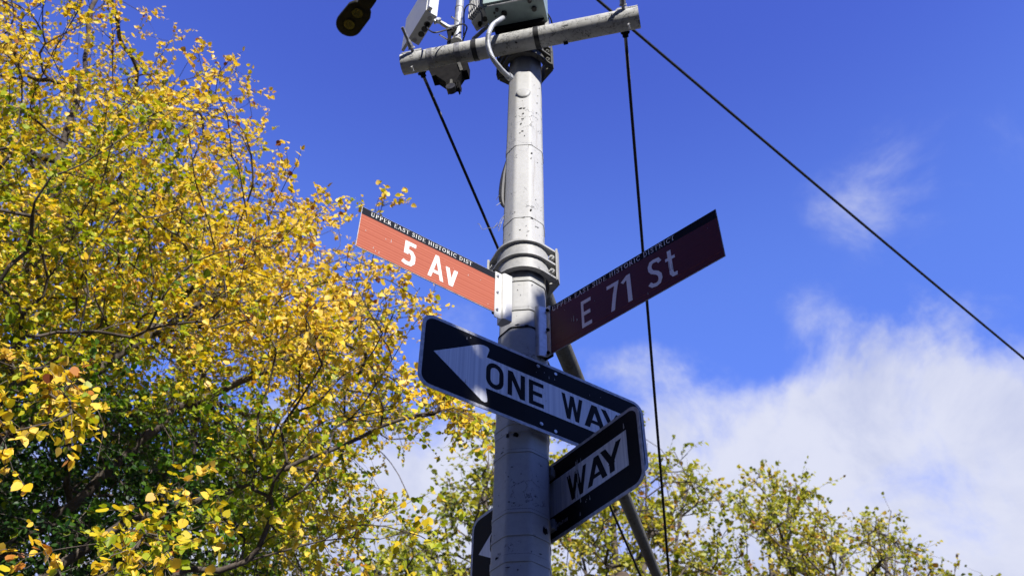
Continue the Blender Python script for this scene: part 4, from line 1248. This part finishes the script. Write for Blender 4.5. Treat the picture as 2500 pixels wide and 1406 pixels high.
def make_tree(name, label, limbs, T, size, tints, mat, ntw, tl, nleaf, step, rtip, group=None, split=0.014, barkm="bark", expo=.45, limbmat_minr=.02, seed_leaf=0, droop=.5, big=None, twig_r=.0022, fans=.8):
    base = limbs[0][0]
    root = empty(name, tuple(base), label, "tree", group)
    PO, PA, R, tip, tdir = grow(limbs, T, step, rtip, expo)
    i = np.arange(1, len(PO)); i = i[PA[i] >= 0]
    R0 = np.minimum(R[PA[i]], R[i] * 1.25)
    tk = R[i] >= split
    link("trunk", tube_mesh("trunk", PO[PA[i]][tk], PO[i][tk], R0[tk], R[i][tk], M[barkm], 9), root)
    link("branches", tube_mesh("branches", PO[PA[i]][~tk], PO[i][~tk], R0[~tk], R[i][~tk], M[barkm], 5), root, "stuff")
    # twigs: each target carries a small fan of them
    n_ = len(T); TT = np.repeat(T, ntw, axis=0); TD = np.repeat(tdir, ntw, axis=0); sz = np.repeat(size, ntw)
    dr_ = TD * .7 + rand_unit(len(TT)) * fans + A([0, 0, .12]); dr_ /= np.linalg.norm(dr_, axis=1)[:, None]
    ln = tl * RNG.uniform(.55, 1.25, len(TT))
    start = TT - TD * RNG.uniform(0, 1, (len(TT), 1)) * tl * .5
    mid = start + dr_ * ln[:, None] * .5
    end = start + dr_ * ln[:, None] + RNG.normal(size=TT.shape) * ln[:, None] * .12 - Z * ln[:, None] * .12
    r_t = np.full(len(TT), twig_r)
    link("twigs", tube_mesh("twigs", np.concatenate([start, mid]), np.concatenate([mid, end]), np.concatenate([r_t, r_t * .8]), np.concatenate([r_t * .8, r_t * .4]), M["twig"], 4), root, "stuff")
    # leaves along the twigs
    f_ = RNG.uniform(.12, 1.0, (len(TT), nleaf)); f_[:, 0] = 1.0
    fx = f_[:, :, None]
    LP = np.where(fx < .5, start[:, None] + (mid - start)[:, None] * fx * 2, mid[:, None] + (end - mid)[:, None] * (fx - .5) * 2).reshape(-1, 3)
    LD = np.repeat(dr_, nleaf, axis=0)
    keep = RNG.random(len(LP)) < .93
    tw = np.repeat(np.repeat(tints, ntw) + RNG.normal(size=len(TT)) * .035, nleaf)
    LP = LP + RNG.normal(size=LP.shape) * tl * .035
    sz = np.repeat(sz, nleaf) * RNG.uniform(.5, 1.3, len(LP))
    LP, LD, tw, sz = LP[keep], LD[keep], tw[keep], sz[keep]
    tw = tw + RNG.normal(size=len(tw)) * .055
    br = RNG.random(len(tw)) < .10; tw[br] += RNG.uniform(.12, .35, br.sum())
    tw = np.clip(tw, 0.0, 1.0)
    ax, nn = leaf_frames(LD, droop)
    if big:
        X, Y, zz = proj(LP); vis = (X > 5) & (X < 2495) & (Y > 5) & (Y < 1400) & (zz > .5)
        sc_ = np.where(vis, sz / zz, 0); idx = np.argsort(-sc_)[:big]
        rest = np.ones(len(LP), bool); rest[idx] = False
        shapes = {}
        for q in idx:
            tq = round(float(tw[q]) * 12) / 12; key = tq
            if key not in shapes:
                shapes[key] = [leaf_mesh("leaf", np.zeros((1, 3)), A([[0, 1., 0]]), A([[0, 0, 1.]]), np.ones(1), A([tq]), mat) for _ in range(2)]
            o = bpy.data.objects.new("leaf", shapes[key][q % 2]); COL.objects.link(o); o.parent = root
            a_, n2 = ax[q], nn[q]; sd = np.cross(a_, n2)
            Mx = Matrix(((sd[0], a_[0], n2[0], 0), (sd[1], a_[1], n2[1], 0), (sd[2], a_[2], n2[2], 0), (0, 0, 0, 1)))
            pos_ = Vector(tuple(LP[q])) - WLOC[root]
            o.matrix_local = Matrix.Translation(pos_) @ Mx @ Matrix.Scale(float(sz[q]), 4)
        LP, ax, nn, sz, tw = LP[rest], ax[rest], nn[rest], sz[rest], tw[rest]
    link("crown", leaf_mesh("crown", LP, ax, nn, sz, tw, mat), root, "stuff")
    return root, len(LP)


# --- the big yellow tree on the left
POLY = [(-500, -350), (330, -350), (300, -60), (335, 5), (400, 55), (462, 62), (500, 110), (560, 150), (612, 140), (632, 190), (622, 250), (640, 300), (660, 370), (728, 412), (760, 452), (830, 470), (862, 540), (850, 590), (905, 620), (950, 600),
        (960, 660), (1010, 720), (1050, 745), (1090, 760), (1010, 820), (1010, 880), (1030, 930), (1100, 985), (1165, 1010), (1160, 1055), (1120, 1045), (1040, 1050), (1020, 1100), (1052, 1150), (1005, 1190), (1020, 1240), (1060, 1255), (1010, 1300), (960, 1340), (900, 1420), (820, 1560), (500, 1720), (-500, 1720)]
N = 120000
C = A([-3.7, 7.4, 6.6]); RD = A([5.2, 3.7, 6.8])
U = rand_unit(N) * (RNG.random((N, 1)) ** (1 / 3)) * RD + C + A([0, 0, .6])
X, Y, zz = proj(U)
ok = (zz > 6.0) & inside(POLY, X, Y) & (X > -330) & (U[:, 2] > 2.4)
ed_ = edge_dist(POLY, X, Y)
top = np.clip((800 - Y) / 800, 0, 1)
pk = np.clip(.10 + ed_ / (260 + 330 * top), 0, 1) * (1 - .35 * top)
for hx, hy, hr, hp in [(370, 905, 60, .8), (560, 905, 70, .6), (680, 985, 80, .85), (790, 1010, 70, .6), (495, 1318, 50, .85), (560, 1330, 40, .7), (1085, 1140, 60, 1), (900, 1130, 60, .7), (840, 1200, 50, .5), (300, 60, 70, .5), (230, 120, 60, .35), (520, 260, 60, .4), (430, 150, 50, .4),
                       (560, 480, 60, .4), (330, 560, 60, .3), (640, 780, 60, .45), (800, 660, 60, .35), (50, 1105, 50, .6), (180, 1135, 60, .5), (930, 980, 50, .3), (980, 1120, 50, .5), (140, 80, 50, .3), (960, 1290, 60, .4)]:
    pk *= 1 - hp * np.clip(1.4 - np.hypot(X - hx, Y - hy) / hr, 0, 1)
ok &= RNG.random(N) < pk
T = U[ok][:6200]
# low hanging sprays that reach out towards the camera
extra = []
for x0, y0, x1, y1, yy, m_ in [(-40, 860, 210, 1000, 4.5, 14), (120, 900, 235, 1090, 4.3, 9), (-60, 980, 60, 1100, 3.6, 5), (330, 1220, 430, 1400, 4.5, 10), (290, 1330, 420, 1440, 4.3, 7), (430, 1180, 560, 1300, 4.9, 6), (20, 1350, 120, 1440, 4.3, 4), (600, 1150, 760, 1300, 5.2, 6), (960, 1240, 1060, 1350, 5.4, 3), (1060, 960, 1140, 1030, 6.2, 16), (1120, 1000, 1160, 1045, 6.2, 8), (905, 500, 965, 515, 6.0, 3), (960, 660, 1060, 745, 6.2, 5)]:
    for _ in range(m_):
        t = random.random(); extra.append(atY(x0 + (x1 - x0) * t + random.uniform(-30, 30), y0 + (y1 - y0) * t + random.uniform(-30, 30), yy + random.uniform(-.3, .4)))
T = np.concatenate([T, A(extra)])


def pl(P, yy): return [atY(x, y, yy if np.isscalar(yy) else yy[i]) for i, (x, y) in enumerate(P)]


tb = A([-4.9, 6.9, 0.0])
limbs = [[tb, tb + A([.1, 0, 1.5]), tb + A([.25, -.05, 3.0]), tb + A([.5, -.1, 4.4])],
         [tb + A([.45, -.1, 4.2])] + pl([(-120, 760), (60, 640), (136, 460), (149, 362), (183, 264), (209, 170), (217, 85), (235, -60), (240, -200)], [6.6, 6.5, 6.4, 6.3, 6.2, 6.0, 5.9, 5.7, 5.5]),
         [tb + A([.3, -.05, 3.2])] + pl([(-60, 1110), (73, 1033), (120, 994), (241, 903), (302, 856), (370, 813), (500, 735), (620, 640), (700, 560)], 6.3),
         [tb + A([.2, -.03, 2.4])] + pl([(-60, 1370), (60, 1310), (181, 1231), (258, 1153), (340, 1075), (425, 1000), (600, 925), (740, 850), (900, 760)], 6.6),
         [tb + A([.2, -.03, 2.2])] + pl([(60, 1430), (160, 1370), (250, 1313), (302, 1274), (420, 1235), (556, 1200), (642, 1166), (790, 1105), (930, 1040), (1060, 1010)], 6.0),
         [atY(60, 640, 6.5)] + pl([(160, 580), (273, 452), (333, 409), (401, 354), (480, 270), (560, 190)], 6.9),
         [atY(273, 452, 6.9)] + pl([(298, 426), (330, 360), (362, 298), (390, 230), (409, 183), (430, 80)], 6.6),
         [tb + A([.15, 0, 1.9])] + pl([(150, 1480), (400, 1420), (600, 1370), (728, 1334), (860, 1312), (990, 1300)], 5.6),
         [atY(370, 813, 6.3)] + pl([(480, 800), (620, 780), (760, 690), (830, 600)], 6.1),
         [atY(-60, 1110, 6.3)] + pl([(20, 940), (90, 900), (150, 890)], [5.2, 4.7, 4.4]),
         [atY(250, 1313, 6.0)] + pl([(300, 1340), (350, 1300), (400, 1260)], [5.3, 4.7, 4.5])]
X, Y, zz = proj(T)
tint = .625 + .07 * RNG.normal(size=len(T)) + .07 * np.clip((700 - Y) / 500, 0, 1) * np.clip((X - 250) / 400, 0, 1) - .42 * np.clip((Y - 850) / 330, 0, 1) * np.clip((760 - X) / 480, 0, 1) - .12 * np.clip((Y - 850) / 200, 0, 1) - .13 * np.clip((700 - X) / 400, 0, 1) * np.clip((Y - 50) / 300, 0, 1)  # inner leaves greener; lower left also darkened to stand for shade
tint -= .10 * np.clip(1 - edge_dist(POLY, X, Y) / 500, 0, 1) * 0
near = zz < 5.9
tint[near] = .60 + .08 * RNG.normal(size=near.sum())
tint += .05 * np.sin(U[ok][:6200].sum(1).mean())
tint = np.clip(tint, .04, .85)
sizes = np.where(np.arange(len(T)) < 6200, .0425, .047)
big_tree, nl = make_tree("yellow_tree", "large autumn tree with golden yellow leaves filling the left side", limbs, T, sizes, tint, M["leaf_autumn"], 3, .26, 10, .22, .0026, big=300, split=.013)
print("big tree leaves", nl, "targets", len(T))

# --- further trees, beyond the park wall


def far_tree(name, label, poly, yy, dep, n_, leaf, tmean, seed, trunk_px, group="trees in the park behind the pole", nt=3, nlf=7, tl=.5, tsd=.10, ymax=1560):
    poly = A(poly, float); x0, y0 = poly.min(0); x1, y1 = poly.max(0); pts = []
    cy_ = (y0 + min(y1, ymax)) / 2
    while len(pts) < n_:
        x, y = RNG.uniform(x0, x1, 400), RNG.uniform(y0, min(y1, ymax), 400)
        k = inside(poly, x, y); e_ = edge_dist(poly, x, y); k &= RNG.random(400) < np.clip(.16 + e_ / 100, 0, 1)
        # clumps: carve soft voids so light and sky come through
        k &= (np.sin(x * .031 + seed) * np.sin(y * .037 + seed * 2) + .5 * np.sin(x * .08 + y * .06 + seed)) > -.35
        for a, b in zip(x[k], y[k]): pts.append(atY(a, b, yy + RNG.normal() * dep))
    T_ = A(pts[:n_])
    base = atY(trunk_px[0], trunk_px[1], yy); base = A([base[0], base[1], 0.0])
    cxm = (x0 + x1) / 2
    f1 = atY(trunk_px[0], 1750, yy)
    limbs_ = [[base, base + A([.1, .05, f1[2] * .5]), f1, atY((trunk_px[0] + cxm) / 2, 1500, yy)]]
    for s_ in (.12, .32, .5, .7, .9):
        xx = x0 + (x1 - x0) * s_
        tops = [q for q in np.linspace(y0, y1, 40) if inside(poly, np.array([xx]), np.array([q]))[0]]
        if not tops: continue
        ty = tops[0] + 60
        if ty > 1500: continue
        limbs_.append([f1, atY((xx + trunk_px[0]) / 2, 1590 + 20 * s_, yy + RNG.normal() * .6), atY(xx * .8 + trunk_px[0] * .2, (1500 + ty) / 2 + 20, yy + RNG.normal() * .8), atY(xx, ty, yy)])
    ti = np.clip(tmean + tsd * RNG.normal(size=n_), .05, .95)
    return make_tree(name, label, limbs_, T_, np.full(n_, leaf * .78), ti, M["leaf_green"], nt, tl, nlf, .55, .009, group=group, split=.05, expo=.46, twig_r=.005, droop=.4, fans=.9)


far_tree("park_tree", "sparse olive green tree whose crown stands left of the pole, behind the yellow leaves",
         [(830, 1560), (850, 1420), (900, 1370), (960, 1290), (1010, 1265), (1060, 1230), (1095, 1130), (1100, 1060), (1140, 1010), (1180, 985), (1240, 1010), (1330, 1030), (1350, 1110), (1345, 1700), (830, 1700)], 17, 1.6, 320, .112, .63, 1.3, (1120, 2600), tl=.55, nlf=10)
far_tree("park_tree", "broad yellow-green tree showing directly right of the pole behind the signs",
         [(1330, 1120), (1420, 1060), (1500, 1050), (1570, 985), (1600, 1040), (1610, 1100), (1680, 1090), (1720, 1150), (1760, 1180), (1800, 1230), (1810, 1350), (1830, 1700), (1330, 1700)], 18, 1.8, 380, .115, .67, 2.1, (1540, 2600), tl=.6, nlf=10)
far_tree("park_tree", "tree with a tall airy spray on top, third crown from the pole on the right",
         [(1770, 1700), (1780, 1290), (1760, 1210), (1800, 1150), (1830, 1130), (1900, 1140), (1950, 1115), (1990, 1130), (2010, 1180), (1990, 1240), (2020, 1240), (2060, 1260), (2090, 1320), (2100, 1700)], 20, 1.4, 250, .112, .70, 3.7, (1920, 2600), tl=.55, nlf=10)
far_tree("park_tree", "low rounded olive tree crown near the right corner, with twigs poking up",
         [(2040, 1700), (2050, 1330), (2090, 1270), (2130, 1230), (2190, 1250), (2240, 1280), (2275, 1320), (2270, 1370), (2290, 1420), (2300, 1700)], 21, 1.2, 165, .112, .70, 5.1, (2160, 2600), tl=.55, nlf=6)
far_tree("park_tree", "small green treetop just rising above the bottom edge at far right",
         [(2260, 1700), (2275, 1400), (2330, 1372), (2360, 1395), (2400, 1372), (2440, 1380), (2430, 1420), (2480, 1480), (2500, 1700)], 22, 1.2, 95, .112, .6, 6.3, (2380, 2600), tl=.5, nlf=6, ymax=1620)
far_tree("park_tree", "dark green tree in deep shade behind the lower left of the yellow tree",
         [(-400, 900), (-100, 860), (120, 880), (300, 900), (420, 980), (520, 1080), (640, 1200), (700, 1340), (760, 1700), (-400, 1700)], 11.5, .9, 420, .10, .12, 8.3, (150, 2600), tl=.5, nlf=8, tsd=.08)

# --- unseen blocker tree added behind the camera, crown cut to shade the lower pole
SH = A([math.sin(SUN_AZ), -math.cos(SUN_AZ), 0]); SWv = A([math.cos(SUN_AZ), math.sin(SUN_AZ), 0]); P0 = pole_axis(2.5)


def shadow_coords(P_):
    q = P_ - P0; t = q @ SH
    return q @ SWv, P_[..., 2] - t * math.tan(SUN_EL)


N = 44000
t = RNG.uniform(3.6, 6.6, N); a_ = RNG.uniform(-1.5, 1.6, N); hs_ = RNG.uniform(-1.3, 2.78, N)
Q = P0[None] + SH[None] * t[:, None] + SWv[None] * a_[:, None]; Q[:, 2] = EYE + hs_ + t * math.tan(SUN_EL)
ok = np.ones(N, bool)
lit = [(.228, .066, .026), (.200, .035, .022), (.165, .004, .026), (.135, -.03, .03), (.242, .270, .026), (.225, .300, .022), (.24, .33, .026)]
for u, v, r_ in lit:
    a1, h1 = shadow_coords(ow.p(u, v, 0))
    ok &= np.hypot(a_ - a1, (hs_ + EYE - h1) * math.cos(SUN_EL)) > r_ + .018
ok &= hs_ < np.interp(a_, [-1.5, -.45, -.2, -.05, .015, .045, 1.6], [2.33, 2.34, 2.43, 2.51, 2.54, 2.72, 2.78])  # crown edge trimmed so the shade line misses the upper sign
roundness = ((a_ - .05) / 1.75) ** 2 + ((hs_ - .6) / 2.6) ** 2
ok &= roundness < 1
Q = Q[ok]
sroot = empty("blocker_tree", tuple(P0 + SH * 5.1 + A([0, 0, -P0[2]])), "unseen tree added behind the camera as a sun blocker shading the lower signs", "tree")
tbase = P0 + SH * 5.1; tbase[2] = 0
tt = Q[RNG.integers(0, len(Q), 160)]
PO, PA, R, tip, tdir = grow([[tbase, tbase + Z * 2.5, tbase + Z * 4.2]], tt, .35, .006, .5)
i = np.arange(1, len(PO))
sm = ((np.abs(shadow_coords(PO[i])[1] - EYE) < 2.5))
i = i[sm]
link("trunk", tube_mesh("trunk", PO[PA[i]], PO[i], R[PA[i]], R[i], M["bark"], 8), sroot)
ax, nn = leaf_frames(rand_unit(len(Q)), .4, .4)
link("crown", leaf_mesh("crown", Q - ax * .045, ax, nn, np.full(len(Q), .09), np.clip(.25 + .1 * RNG.normal(size=len(Q)), 0, 1), M["leaf_green"]), sroot, "stuff")
print("street tree leaves", len(Q)); print('anchor', proj(anchor), 'end', proj(arm_end))
